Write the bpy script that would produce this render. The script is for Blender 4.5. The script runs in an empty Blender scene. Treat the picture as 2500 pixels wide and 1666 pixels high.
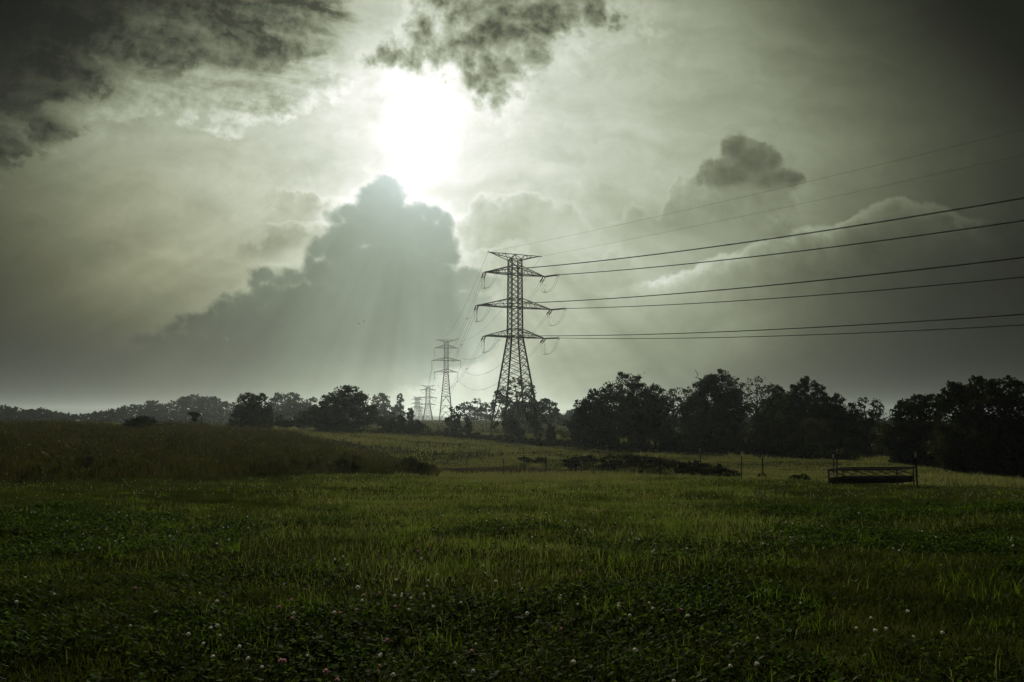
import bpy, math, random
import numpy as np
from mathutils import Vector

scene = bpy.context.scene
COL = scene.collection
R = math.radians

# ------------------------------------------------------------------ camera
FPX = 2500 * 28 / 36                     # focal length in photograph pixels
PITCH = math.atan((1020 - 833) / FPX)    # horizon sits at row 1020
EYE = 1.5
cam_data = bpy.data.cameras.new("camera")
cam_data.lens = 28
cam_data.sensor_width = 36
cam_data.clip_start = 0.05
cam_data.clip_end = 20000
cam = bpy.data.objects.new("camera", cam_data)
cam.location = (0, 0, EYE)
cam.rotation_euler = (math.pi / 2 + PITCH, 0, 0)
COL.objects.link(cam)
scene.camera = cam
CP, SP = math.cos(PITCH), math.sin(PITCH)


def slope(px, py):
    """photograph pixel -> (X/Y, (Z-EYE)/Y)"""
    xc, yc = (px - 1250) / FPX, (833 - py) / FPX
    d = CP - yc * SP
    return xc / d, (SP + yc * CP) / d


def at(px, py, Y):
    u, v = slope(px, py)
    return Vector((u * Y, Y, EYE + v * Y))


# ------------------------------------------------------------------ render settings
cy = scene.cycles
cy.use_denoising = True
cy.max_bounces = 6
cy.diffuse_bounces = 2
cy.glossy_bounces = 2
cy.transmission_bounces = 4
cy.transparent_max_bounces = 8
cy.volume_bounces = 0
cy.sample_clamp_indirect = 4.0
vs = scene.view_settings
vs.view_transform = 'Standard'
vs.look = 'None'
vs.exposure = 0.0
vs.gamma = 1.0

# ------------------------------------------------------------------ sun
SUNPX = (1028, 335)
su, sv = slope(*SUNPX)
SUN_DIR = Vector((su, 1, sv)).normalized()
SUN_EL = math.asin(SUN_DIR.z)
SUN_AZ = math.atan2(SUN_DIR.x, SUN_DIR.y)
sun_data = bpy.data.lights.new("sun", 'SUN')
sun_data.energy = 2.4
sun_data.angle = R(0.6)
sun_data.color = (1.0, 0.96, 0.85)
sun = bpy.data.objects.new("sun", sun_data)
sun.rotation_euler = (-SUN_DIR).to_track_quat('-Z', 'Y').to_euler()
sun.location = SUN_DIR * 60
COL.objects.link(sun)

# ------------------------------------------------------------------ node expressions


class E:
    """a float socket (or number) with arithmetic that adds Math nodes"""
    tree = None

    def __init__(self, s):
        self.s = s

    @staticmethod
    def link(val, sock):
        if isinstance(val, E):
            val = val.s
        if isinstance(val, (int, float)):
            sock.default_value = val
        else:
            E.tree.links.new(val, sock)

    @staticmethod
    def math(op, *a):
        n = E.tree.nodes.new('ShaderNodeMath')
        n.operation = op
        for i, v in enumerate(a):
            E.link(v, n.inputs[i])
        return E(n.outputs[0])

    def __add__(self, o): return E.math('ADD', self, o)
    __radd__ = __add__
    def __sub__(self, o): return E.math('SUBTRACT', self, o)
    def __rsub__(self, o): return E.math('SUBTRACT', o, self)
    def __mul__(self, o): return E.math('MULTIPLY', self, o)
    __rmul__ = __mul__
    def __truediv__(self, o): return E.math('DIVIDE', self, o)
    def __pow__(self, o): return E.math('POWER', self, o)


def emax(a, b): return E.math('MAXIMUM', a, b)
def emin(a, b): return E.math('MINIMUM', a, b)
def eexp(a): return E.math('EXPONENT', a)
def esqrt(a): return E.math('SQRT', a)


def sstep(x, lo, hi, a=0.0, b=1.0):
    n = E.tree.nodes.new('ShaderNodeMapRange')
    n.interpolation_type = 'SMOOTHSTEP'
    E.link(x, n.inputs[0])
    n.inputs[1].default_value, n.inputs[2].default_value = lo, hi
    n.inputs[3].default_value, n.inputs[4].default_value = a, b
    return E(n.outputs[0])


def vec(x, y, z):
    x, y, z = x + z * 13.7, y + z * 9.1, 0.0      # z is a seed
    n = E.tree.nodes.new('ShaderNodeCombineXYZ')
    for i, v in enumerate((x, y, z)):
        E.link(v, n.inputs[i])
    return n.outputs[0]


def noise(v, scale, detail=5, rough=0.55, dist=0.0):
    n = E.tree.nodes.new('ShaderNodeTexNoise')
    n.noise_dimensions = '2D'
    E.tree.links.new(v, n.inputs['Vector'])
    n.inputs['Scale'].default_value = scale
    n.inputs['Detail'].default_value = detail
    n.inputs['Roughness'].default_value = rough
    n.inputs['Distortion'].default_value = dist
    return (E(n.outputs[0]) - 0.5) * 2.2 + 0.5


def puffs(v, scale, detail=2, rough=0.5):
    """cauliflower lobes: smooth Voronoi distance, 0 at a lobe's middle"""
    n = E.tree.nodes.new('ShaderNodeTexVoronoi')
    n.voronoi_dimensions = '2D'
    n.feature = 'SMOOTH_F1'
    E.tree.links.new(v, n.inputs['Vector'])
    n.inputs['Scale'].default_value = scale
    n.inputs['Detail'].default_value = detail
    n.inputs['Roughness'].default_value = rough
    n.inputs['Smoothness'].default_value = 0.25
    n.normalize = True
    return (E(n.outputs['Distance']) - 0.30) * 2.0 + 0.44


def curve(x, pts, lo, hi, vlo, vhi):
    n = E.tree.nodes.new('ShaderNodeFloatCurve')
    t = (x - lo) / (hi - lo) if isinstance(x, E) else x
    E.link(t, n.inputs['Value'])
    c = n.mapping.curves[0]
    P = [((a - lo) / (hi - lo), (b - vlo) / (vhi - vlo)) for a, b in pts]
    P = [p for p in P if -0.001 <= p[0] <= 1.001]
    c.points[0].location = P[0]
    c.points[-1].location = P[-1]
    for p in P[1:-1]:
        c.points.new(*p)
    for p in c.points:
        p.handle_type = 'AUTO_CLAMPED'
    n.mapping.use_clip = False
    n.mapping.update()
    return E(n.outputs[0]) * (vhi - vlo) + vlo


# ------------------------------------------------------------------ sky
world = bpy.data.worlds.new("World")
scene.world = world
world.use_nodes = True
world.cycles.sampling_method = 'MANUAL'
world.cycles.sample_map_resolution = 256
nt = world.node_tree
nt.nodes.clear()
E.tree = nt
out = nt.nodes.new('ShaderNodeOutputWorld')
bg = nt.nodes.new('ShaderNodeBackground')
bg.inputs['Strength'].default_value = 0.1
nt.links.new(bg.outputs[0], out.inputs[0])
tc = nt.nodes.new('ShaderNodeTexCoord')
sep = nt.nodes.new('ShaderNodeSeparateXYZ')
nt.links.new(tc.outputs['Generated'], sep.inputs[0])
dx, dy, dz = E(sep.outputs[0]), E(sep.outputs[1]), E(sep.outputs[2])
yy = emax(dy, 0.25)
U, V = dx / yy * 10.0, dz / yy * 10.0     # sky coordinates: 1 unit is about 5 degrees


def uv(px, py):
    a, b = slope(px, py)
    return a * 10, b * 10


def uvs(pts): return [uv(*p) for p in pts]


K = 10 / FPX                               # sky units per photograph pixel
SU, SV = uv(*SUNPX)
dR = emax(U - SU, 0.0) * -0.10 + emax(V - SV, 0.0) * 0.06 + emax(SU - U, 0.0) * emax(V - SV, 0.0) * 0.22 + emax(U - SU - 2.0, 0.0) * emax(V - SV, 0.0) * 0.12
d = esqrt((U - SU) ** 2.0 + (V - SV) ** 2.0) / K + dR / K    # distance from the sun, stretched to paint a vignette into the corners

P0 = vec(U, V, 0.0)
nA = noise(P0, 0.55, 4, 0.5)
nB = noise(vec(U, V, 7.3), 0.55, 4, 0.5)
nC = noise(vec(U, V, 3.1), 2.2, 6, 0.6)
nD = noise(vec(U, V, 5.7), 6.5, 5, 0.6)
wU = U + (nA - 0.5) * 0.35 + (nC - 0.5) * 0.10
wV = V + (nB - 0.5) * 0.30 + (nD - 0.5) * 0.05

# open sky brightness falls away from the sun, painted vignette included
L = curve(d, [(0, 1.4), (60, 1.10), (100, .86), (160, .74), (250, .67), (340, .57), (480, .47), (660, .37), (820, .275), (960, .165),
              (1130, .078), (1300, .036), (1450, .015), (1600, .007), (2400, .006)], 0, 2400, 0, 1.7)
# high thin streaks fanned out along the wind
st = noise(vec(U * 0.35 + (nA - 0.5) * 0.8 - V * 0.10, V * 1.5 + U * 0.22 + (nB - 0.5) * 0.9, 1.0), 1.3, 6, 0.55)
F = 0.88 + st * 0.22
st2 = noise(vec(U * 0.5 + (nC - 0.5), V * 2.2 - U * 0.5 + (nA - .5) * 1.5, 9.0), 1.1, 5, 0.5)
F = F * (0.91 + st2 * 0.16)

bil = puffs(vec(wU, wV, 0.0), 1.5, 3, 0.55)        # lobes about 130 px
bil2 = puffs(vec(wU, wV, 4.0), 3.6, 2, 0.5)


def layer(F, m, inner):
    return F * (1.0 - m) + inner * m


# --- bright broken clouds right of the sun, low cumulus left of the great cloud
def bank(F, top, lo, hi, body, rim, amp, wid, rimw, soft=0.5, base=None, seed=0.0, pw=1.0):
    """cloud bank under the curve `top` (photograph pixels); base: where it dissolves downward"""
    T = uvs(top)
    e = curve(U, T, T[0][0] - .001, T[-1][0] + .001, 0, 7)
    dd = e - V + (0.45 - bil) * amp + (0.5 - nC) * amp * 0.5 + (0.5 - nD) * amp * 0.25
    m = sstep(dd, 0.0, wid)
    if base is not None:
        B = uvs(base)
        b = curve(U, B, B[0][0] - .001, B[-1][0] + .001, -1, 7)
        m = m * sstep(V - b + (nA - .5) * 0.7, 0.0, soft)
    u0, u1 = uv(lo[0], 800)[0], uv(hi[1], 800)[0]
    m = m * sstep(U + (nC - .5) * .6, u0, uv(lo[1], 800)[0]) * sstep(U + (nC - .5) * .6, uv(hi[0], 800)[0], u1, 1.0, 0.0)
    tone = body + (rim - body) * eexp(emax(dd, 0.0) * (-1.0 / rimw)) + (nC - .5) * 0.16 + (0.45 - bil2) * 0.14
    return layer(F, m, tone)


# right bank, low over the horizon
F = bank(F, [(1100, 800), (1700, 640), (1850, 580), (1950, 560), (2050, 535), (2120, 497), (2190, 482), (2260, 492), (2340, 520), (2420, 530), (2600, 545), (2900, 545)],
         (1400, 1720), (2800, 2850), 0.66, 2.4, 0.20, 0.10, 0.16, base=[(1100, 930), (1900, 900), (2500, 960), (2900, 980)], soft=1.4)
F = bank(F, [(1900, 640), (2300, 560), (2400, 515), (2460, 510), (2600, 550), (2900, 600)],
         (2150, 2350), (2800, 2850), 0.55, 1.25, 0.5, 0.25, 0.2, base=[(1900, 640), (2900, 690)], soft=0.8)
# pale cumulus under the dark one on the right, brighter broken clouds at the pylon's top
F = bank(F, [(1000, 560), (1130, 500), (1180, 455), (1260, 460), (1330, 475), (1390, 500), (1450, 540), (1500, 535), (1520, 510), (1560, 500), (1600, 520), (1630, 460),
             (1660, 430), (1720, 430), (1800, 400), (1880, 400), (1925, 450), (1960, 520), (2050, 700)],
         (1060, 1110), (1900, 1990), 0.68, 1.45, 0.30, 0.10, 0.10, base=[(1000, 800), (1400, 720), (1900, 660), (2050, 640)], soft=1.2)
F = bank(F, [(1000, 640), (1130, 600), (1230, 590), (1330, 600), (1420, 640), (1500, 600), (1600, 640), (1750, 640)],
         (1080, 1140), (1500, 1650), 0.70, 1.3, 0.34, 0.14, 0.15, base=[(1000, 760), (1750, 740)], soft=0.9)
# clouds to the left of the great cloud
F = bank(F, [(500, 520), (620, 480), (680, 455), (740, 462), (800, 475), (870, 480), (950, 520)],
         (600, 680), (860, 900), 0.60, 1.45, 0.22, 0.08, 0.09, base=[(500, 530), (700, 522), (950, 540)], soft=0.35)
F = bank(F, [(500, 560), (620, 545), (680, 528), (740, 530), (800, 545), (900, 560)],
         (590, 660), (840, 900), 0.58, 1.45, 0.24, 0.08, 0.09, base=[(500, 600), (700, 604), (900, 640)], soft=0.3)
F = bank(F, [(300, 700), (400, 640), (450, 625), (520, 622), (570, 632), (650, 640), (720, 625), (800, 640)],
         (400, 470), (740, 800), 0.68, 1.25, 0.22, 0.10, 0.09, base=[(300, 690), (500, 670), (800, 720)], soft=0.5)
F = bank(F, [(300, 780), (420, 720), (455, 695), (490, 700), (520, 715), (560, 690), (610, 688), (680, 700), (800, 700)],
         (430, 460), (720, 800), 0.58, 1.15, 0.20, 0.08, 0.06, base=[(300, 760), (500, 730), (800, 760)], soft=0.5)

# --- the great dark cumulus under the sun
def lobes(lst, amp, k=0.10):
    g = None
    for px, py, rx, ry in lst:
        cu, cv = uv(px, py)
        q = 1.0 - esqrt(((U - cu) / (rx * K)) ** 2.0 + ((V - cv) / (ry * K)) ** 2.0)
        q = q * (min(rx, ry) * K)
        g = q if g is None else E.math('SMOOTH_MAX', g, q, k)
    return g + (0.42 - bil2) * amp + (0.5 - nD) * amp * 0.45 + (0.5 - nC) * amp * 0.45



dd = lobes([(520, 800, 110, 44), (600, 745, 80, 40), (450, 835, 90, 40), (560, 770, 60, 34), (930, 500, 70, 50), (830, 600, 60, 60), (945, 462, 48, 38), (908, 474, 34, 30), (968, 478, 34, 30), (1010, 520, 44, 34), (1055, 528, 44, 30), (1086, 540, 30, 26),
            (905, 520, 60, 44), (860, 525, 52, 34), (822, 536, 36, 28), (815, 562, 30, 26), (960, 560, 120, 70), (850, 580, 60, 50), (1060, 590, 60, 60),
            (1085, 625, 44, 34), (800, 600, 48, 34), (775, 615, 38, 28), (757, 640, 26, 28), (780, 668, 50, 44), (940, 680, 190, 100),
            (720, 680, 50, 26), (680, 685, 44, 24), (640, 672, 38, 24), (622, 690, 22, 24), (655, 720, 60, 34), (1080, 700, 70, 60), (1130, 690, 90, 40),
            (590, 735, 46, 26), (540, 752, 44, 22), (480, 778, 48, 22), (420, 806, 52, 22), (360, 832, 56, 22), (300, 860, 60, 22), (620, 800, 130, 60),
            (480, 850, 140, 50), (820, 790, 220, 120), (1050, 800, 200, 120), (700, 900, 420, 90), (420, 920, 260, 80)], 0.085, 0.05)
mC = sstep(dd, -0.02, 0.09)
edge_fade = sstep(U + (nA - .5) * .4, uv(1085, 700)[0], uv(1330, 700)[0], 1.0, 0.0)
edge_fade = edge_fade + (1.0 - edge_fade) * sstep(V, uv(0, 660)[1], uv(0, 560)[1])
low = sstep(V + (nA - .5) * .15, uv(0, 1000)[1], uv(0, 830)[1], 0.35, 1.0)
lf = sstep(U + (nB - .5) * .3 + V * .35, uv(150, 1000)[0], uv(560, 1000)[0])
mC = mC * edge_fade * low * lf
tone = 0.28 + eexp(d / -175.0) * 1.05 + eexp(emax(dd, 0.0) * -16.0) * 0.10 + (nA - .5) * 0.05 + ((bil2 - .45) * 0.05 + (nC - .5) * .05) * eexp(emax(dd, 0.0) * -2.2) + sstep(V, uv(0, 1000)[1], uv(0, 640)[1], .12, 0.0)
halo = eexp(emax(0.0 - dd, 0.0) * -7.0) * sstep(d, 640, 150) * (1.0 - mC)
F = F + halo * 0.42 * (0.6 + nC * 0.8)
F = layer(F, mC, tone)

# --- small dark cumulus on the right: a few lobes
g = lobes([(1805, 365, 40, 36), (1835, 400, 62, 52), (1780, 428, 78, 44), (1880, 395, 26, 36), (1940, 440, 32, 26), (1870, 440, 70, 30)], 0.09) + 0.07
m = sstep(g, 0.0, 0.09) * sstep(V + (nC - .5) * .3, uv(0, 495)[1], uv(0, 440)[1])
F = layer(F, m, 0.27 + eexp(emax(g, 0.0) * -12.0) * 0.8 + (nC - .5) * .2)
g = lobes([(1600, 285, 24, 9)], 0.06)
F = layer(F, sstep(g, -0.02, 0.1) * 0.8, 0.80 + nC * 0.1)

# --- wide ragged bank across the upper left
Te = uvs([(-400, 470), (0, 440), (90, 420), (170, 345), (270, 320), (330, 305), (420, 320), (480, 318), (560, 338), (640, 320), (740, 290), (830, 262), (905, 232),
          (960, 225), (1060, 228), (1130, 205), (1200, 150), (1300, 60), (1360, -60)])
e = curve(U, Te, Te[0][0], Te[-1][0], 0, 9)
rag = noise(vec(U * 0.75, V * 1.75 + U * .42, 2.0), 1.1, 8, 0.60, 0.35)
rag2 = noise(vec(U * .8 + nC * .5, V * 1.9 + U * .35, 12.0), 0.8, 5, 0.5)
d2 = V - e + (rag - 0.5) * 0.45 + (0.5 - nD) * 0.14 + (.45 - bil2) * .22
mB = sstep(d2, -0.02, 0.15)
ru = uv(880, 100)[0]
mB = mB * sstep(U - ru + (V - uv(0, 230)[1]) * 0.25 + (rag - .5) * 0.7 + (rag2 - .5) * .6, 0.35, -0.35)     # open sky above the sun
deep = sstep((V - e) * 0.95 + (SU - U) * 0.09 + (rag2 - .5) * 2.3 + (rag - .5) * 0.9, 0.15, 1.75)
tn = 0.98 - deep * 0.78 + (rag - .5) * (1.1 - deep * 0.5) + (st - .5) * 0.25 + (nD - .5) * 0.22 + (.45 - bil2) * .18
tn = tn + eexp((d2 - 0.14) * (d2 - 0.14) * -26.0) * 0.46 * sstep(U, -6.5, -3.5)
tn = emax(tn, 0.06)
F = layer(F, mB, tn)

# --- dark ragged cumulus above the sun
g = lobes([(1035, 70, 34, 52), (1010, 130, 52, 36), (1120, 105, 92, 62), (1225, 65, 116, 98), (1340, 20, 150, 60), (1230, 160, 66, 50), (1180, 190, 44, 34), (1215, 215, 20, 34), (1420, -10, 90, 50), (1150, 140, 60, 40), (1290, 110, 50, 50), (960, 140, 30, 16), (1180, 0, 120, 50), (1300, 60, 70, 60)], 0.24, 0.2) + 0.16
m = sstep(g, -0.06, 0.20)
F = F + eexp(emax(0.0 - g, 0.0) * -6.0) * (1.0 - m) * 0.28 * nC
F = layer(F, m, 0.12 + eexp(emax(g, 0.0) * -4.6) * 1.2 + (nC - .5) * 0.40 + (bil2 - .45) * .35)
g2 = lobes([(1450, 50, 130, 60), (1570, 70, 60, 40), (1400, 110, 120, 45), (1330, 150, 90, 40), (1100, 30, 60, 40)], 0.5) + 0.05
F = layer(F, sstep(g2, 0.0, 0.35) * (1.0 - m) * 0.75, 1.22 + (nC - .5) * 0.45)

L = L * emax(F, 0.08)
# glare of the veiled sun
ds = esqrt(((U - SU) / (66 * K)) ** 2.0 + ((V - SV) / (108 * K)) ** 2.0) + (nC - .5) * .22
L = L + eexp(emax(ds, 0.0) ** 4.0 * -1.0) * 0.9 + eexp(d / -150.0) * 0.12
# low sky keeps its brightness in the haze below the sun
L = L * (1.0 + sstep(V, 1.6, 0.0) * eexp(((U - uv(1180, 900)[0]) / 2.4) ** 2.0 * -1.0) * 0.40)
L = L + eexp(((U - uv(1010, 240)[0]) / (170 * K)) ** 2.0 * -1.0 - ((V - uv(1010, 240)[1]) / (75 * K)) ** 2.0) * (0.04 + nC * 0.28) * (1.0 - m)
# low sky darkened on both sides, and faint rays fanning out below the sun
L = L * (1.0 - sstep(U, -1.0, -6.0) * sstep(V, 3.6, 0.8) * 0.60) * (1.0 - sstep(U, 1.8, 5.5) * sstep(V, 3.0, 0.6) * 0.40)
ang = E.math('ARCTAN2', U - SU, SV - V)
ray = noise(vec(ang * 2.6, 0.3, 21.0), 1.6, 3, 0.5)
L = L * (1.0 + (ray - .5) * 0.42 * sstep(d, 220, 520) * sstep(SV - V, 0.4, 1.6))
L = L * (1.0 - (1.0 - eexp(((U - uv(1150, 900)[0]) / 2.6) ** 2.0 * -1.0)) * sstep(V, 1.9, 0.2) * 0.80)
# behind the camera: even dull cloud
front = sstep(dy, 0.05, 0.45)
L = L * front + (1.0 - front) * 0.02

# tints: olive when dim, grey green in the middle, white when bright
ramp = nt.nodes.new('ShaderNodeValToRGB')
E.link(L, ramp.inputs[0])
cr = ramp.color_ramp
cr.elements[0].position = 0.0
cr.elements[0].color = (0.92, 1.0, 0.62, 1)
cr.elements[1].position = 1.0
cr.elements[1].color = (1.0, 1.0, 0.97, 1)
for pos, c in ((0.05, (0.90, 1.0, 0.62, 1)), (0.15, (0.89, 1.0, 0.64, 1)), (0.38, (0.92, 1.0, 0.74, 1)), (0.55, (0.93, 1.0, 0.82, 1)), (0.8, (0.98, 1.0, 0.91, 1))):
    el = cr.elements.new(pos)
    el.color = c
tint = nt.nodes.new('ShaderNodeMix')
tint.data_type = 'RGBA'
tint.blend_type = 'MULTIPLY'
E.link(sstep(V + (nA - .5) * .5, 4.2, 1.0) * sstep(U, -1.5, -5.5), tint.inputs[0])
nt.links.new(ramp.outputs[0], tint.inputs[6])
tint.inputs[7].default_value = (1.10, 1.0, 0.86, 1)
tint2 = nt.nodes.new('ShaderNodeMix')
tint2.data_type = 'RGBA'
tint2.blend_type = 'MULTIPLY'
E.link(mC * 0.9, tint2.inputs[0])
nt.links.new(tint.outputs[2], tint2.inputs[6])
tint2.inputs[7].default_value = (0.90, 1.0, 1.15, 1)
vm = nt.nodes.new('ShaderNodeVectorMath')
vm.operation = 'SCALE'
nt.links.new(tint2.outputs[2], vm.inputs[0])
E.link(L * 10.0 * 1.06, vm.inputs['Scale'])
sky = nt.nodes.new('ShaderNodeTexSky')
sky.sky_type = 'NISHITA'
sky.sun_disc = False
sky.sun_elevation = SUN_EL
sky.sun_rotation = SUN_AZ
sky.dust_density = 4
sky.air_density = 1
vs2 = nt.nodes.new('ShaderNodeVectorMath')
vs2.operation = 'SCALE'
nt.links.new(sky.outputs[0], vs2.inputs[0])
vs2.inputs['Scale'].default_value = 0.002          # what the cloud lets through
add = nt.nodes.new('ShaderNodeVectorMath')
add.operation = 'ADD'
nt.links.new(vm.outputs[0], add.inputs[0])
nt.links.new(vs2.outputs[0], add.inputs[1])
nt.links.new(add.outputs[0], bg.inputs['Color'])

# ------------------------------------------------------------------ materials


def material(name):
    m = bpy.data.materials.new(name)
    m.use_nodes = True
    t = m.node_tree
    t.nodes.clear()
    o = t.nodes.new('ShaderNodeOutputMaterial')
    return m, t, o


def noise_ramp(t, scale, cols, detail=4, coord='Object', rough=0.6):
    c = t.nodes.new('ShaderNodeTexCoord')
    n = t.nodes.new('ShaderNodeTexNoise')
    n.inputs['Scale'].default_value = scale
    n.inputs['Detail'].default_value = detail
    n.inputs['Roughness'].default_value = rough
    t.links.new(c.outputs[coord], n.inputs['Vector'])
    r = t.nodes.new('ShaderNodeValToRGB')
    t.links.new(n.outputs[0], r.inputs[0])
    r.color_ramp.elements[0].position = cols[0][0]
    r.color_ramp.elements[0].color = (*cols[0][1], 1)
    r.color_ramp.elements[1].position = cols[-1][0]
    r.color_ramp.elements[1].color = (*cols[-1][1], 1)
    for p, k in cols[1:-1]:
        r.color_ramp.elements.new(p).color = (*k, 1)
    return r.outputs[0]


def leaf_material(name, scale, cols, trans=0.4, gloss=0.05, rough=0.4, tcol=(1.15, 1.1, 0.55)):
    m, t, o = material(name)
    c = noise_ramp(t, scale, cols)
    d = t.nodes.new('ShaderNodeBsdfDiffuse')
    t.links.new(c, d.inputs[0])
    tr = t.nodes.new('ShaderNodeBsdfTranslucent')
    mul = t.nodes.new('ShaderNodeMix')
    mul.data_type = 'RGBA'
    mul.blend_type = 'MULTIPLY'
    mul.inputs[0].default_value = 1
    t.links.new(c, mul.inputs[6])
    mul.inputs[7].default_value = (*tcol, 1)
    t.links.new(mul.outputs[2], tr.inputs[0])
    mx = t.nodes.new('ShaderNodeMixShader')
    mx.inputs[0].default_value = trans
    t.links.new(d.outputs[0], mx.inputs[1])
    t.links.new(tr.outputs[0], mx.inputs[2])
    g = t.nodes.new('ShaderNodeBsdfGlossy')
    g.inputs['Roughness'].default_value = rough
    g.inputs[0].default_value = (0.8, 0.8, 0.7, 1)
    m2 = t.nodes.new('ShaderNodeMixShader')
    m2.inputs[0].default_value = gloss
    t.links.new(mx.outputs[0], m2.inputs[1])
    t.links.new(g.outputs[0], m2.inputs[2])
    t.links.new(m2.outputs[0], o.inputs[0])
    return m


def solid_material(name, scale, cols, rough=0.6, metal=0.0, spec=0.4):
    m, t, o = material(name)
    c = noise_ramp(t, scale, cols)
    p = t.nodes.new('ShaderNodeBsdfPrincipled')
    t.links.new(c, p.inputs['Base Color'])
    p.inputs['Roughness'].default_value = rough
    p.inputs['Metallic'].default_value = metal
    p.inputs['Specular IOR Level'].default_value = spec
    t.links.new(p.outputs[0], o.inputs[0])
    return m


M_GRASS = leaf_material('grass_blade', 0.9, [(0.3, (.019, .028, .008)), (0.48, (.037, .047, .013)), (0.62, (.064, .072, .020)), (0.75, (.078, .070, .026))], 0.50, 0.010, 0.42, (1.15, 1.2, .5))
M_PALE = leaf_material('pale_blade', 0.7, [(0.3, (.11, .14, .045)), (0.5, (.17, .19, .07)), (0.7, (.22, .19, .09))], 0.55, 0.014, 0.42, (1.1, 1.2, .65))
M_TUFT = leaf_material('lush_blade', 2.0, [(0.3, (.065, .105, .016)), (0.6, (.105, .150, .024)), (0.75, (.14, .14, .035))], 0.58, 0.012, 0.4, (1.1, 1.25, .45))
M_PASTURE = leaf_material('pasture_blade', 0.25, [(0.3, (.105, .125, .050)), (0.5, (.17, .18, .08)), (0.7, (.21, .19, .10))], 0.50, 0.015, 0.5, (1.15, 1.15, .65))
M_CLOVER = leaf_material('clover_leaf', 2.6, [(0.3, (.034, .060, .014)), (0.5, (.062, .095, .022)), (0.7, (.120, .155, .036))], 0.48, 0.006, 0.5, (1.05, 1.25, .45))
M_WEED = leaf_material('weed_stem', 0.18, [(0.28, (.014, .021, .006)), (0.42, (.026, .032, .010)), (0.52, (.055, .048, .019)), (0.6, (.032, .040, .011)), (0.72, (.080, .058, .030))], 0.45, 0.02, 0.4, (1.2, 1.1, .5))
M_LEAF = leaf_material('tree_leaf', 0.6, [(0.3, (.018, .026, .008)), (0.5, (.030, .040, .011)), (0.7, (.048, .056, .016))], 0.25, 0.006, 0.5)
M_LEAF2 = leaf_material('cedar_leaf', 0.8, [(0.3, (.016, .024, .010)), (0.7, (.032, .040, .015))], 0.12, 0.005, 0.5)
M_LEAF3 = leaf_material('shrub_leaf', 0.8, [(0.3, (.034, .042, .012)), (0.5, (.055, .062, .018)), (0.7, (.085, .080, .028))], 0.32, 0.03, 0.5)
M_BARK = solid_material('bark', 3.0, [(0.3, (.035, .028, .02)), (0.7, (.09, .075, .055))], 0.9, 0, 0.1)
M_STEEL = solid_material('weathered_steel', 0.5, [(0.3, (.07, .072, .066)), (0.7, (.12, .12, .11))], 0.75, 0.0, 0.15)
M_CERAMIC = solid_material('insulator_glaze', 0.8, [(0.3, (.05, .045, .04)), (0.7, (.09, .08, .07))], 0.35)
M_WIRE = solid_material('aluminium_strand', 0.3, [(0.3, (.07, .07, .065)), (0.7, (.12, .12, .11))], 0.8, 0.0, 0.1)
M_FWIRE = solid_material('rusty_wire', 0.3, [(0.3, (.04, .035, .028)), (0.7, (.08, .07, .055))], 0.9, 0.0, 0.05)
M_POST = solid_material('painted_post', 1.5, [(0.3, (.02, .025, .018)), (0.7, (.06, .05, .038))], 0.6)
M_WHITE = solid_material('white_paint', 2.0, [(0.3, (.55, .55, .5)), (0.7, (.75, .74, .7))], 0.5)
M_FEED = solid_material('worn_steel_tube', 2.5, [(0.3, (.05, .05, .045)), (0.7, (.13, .12, .11))], 0.42, 0.5)
M_TROUGH = solid_material('dull_sheet_metal', 1.5, [(0.3, (.02, .022, .02)), (0.7, (.055, .05, .042))], 0.6, 0.2)
M_PETAL = leaf_material('white_petal', 30, [(0.3, (.68, .67, .60)), (0.7, (.82, .80, .74))], 0.6, 0.04, 0.4, (1, 1, .95))
M_PINK = leaf_material('pink_petal', 30, [(0.3, (.50, .27, .29)), (0.7, (.68, .42, .43))], 0.55, 0.03, 0.4, (1, .9, .9))
M_BIRD = solid_material('dark_feather', 5, [(0.3, (.02, .02, .02)), (0.7, (.05, .05, .045))], 0.7)

# ------------------------------------------------------------------ mesh helpers


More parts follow.
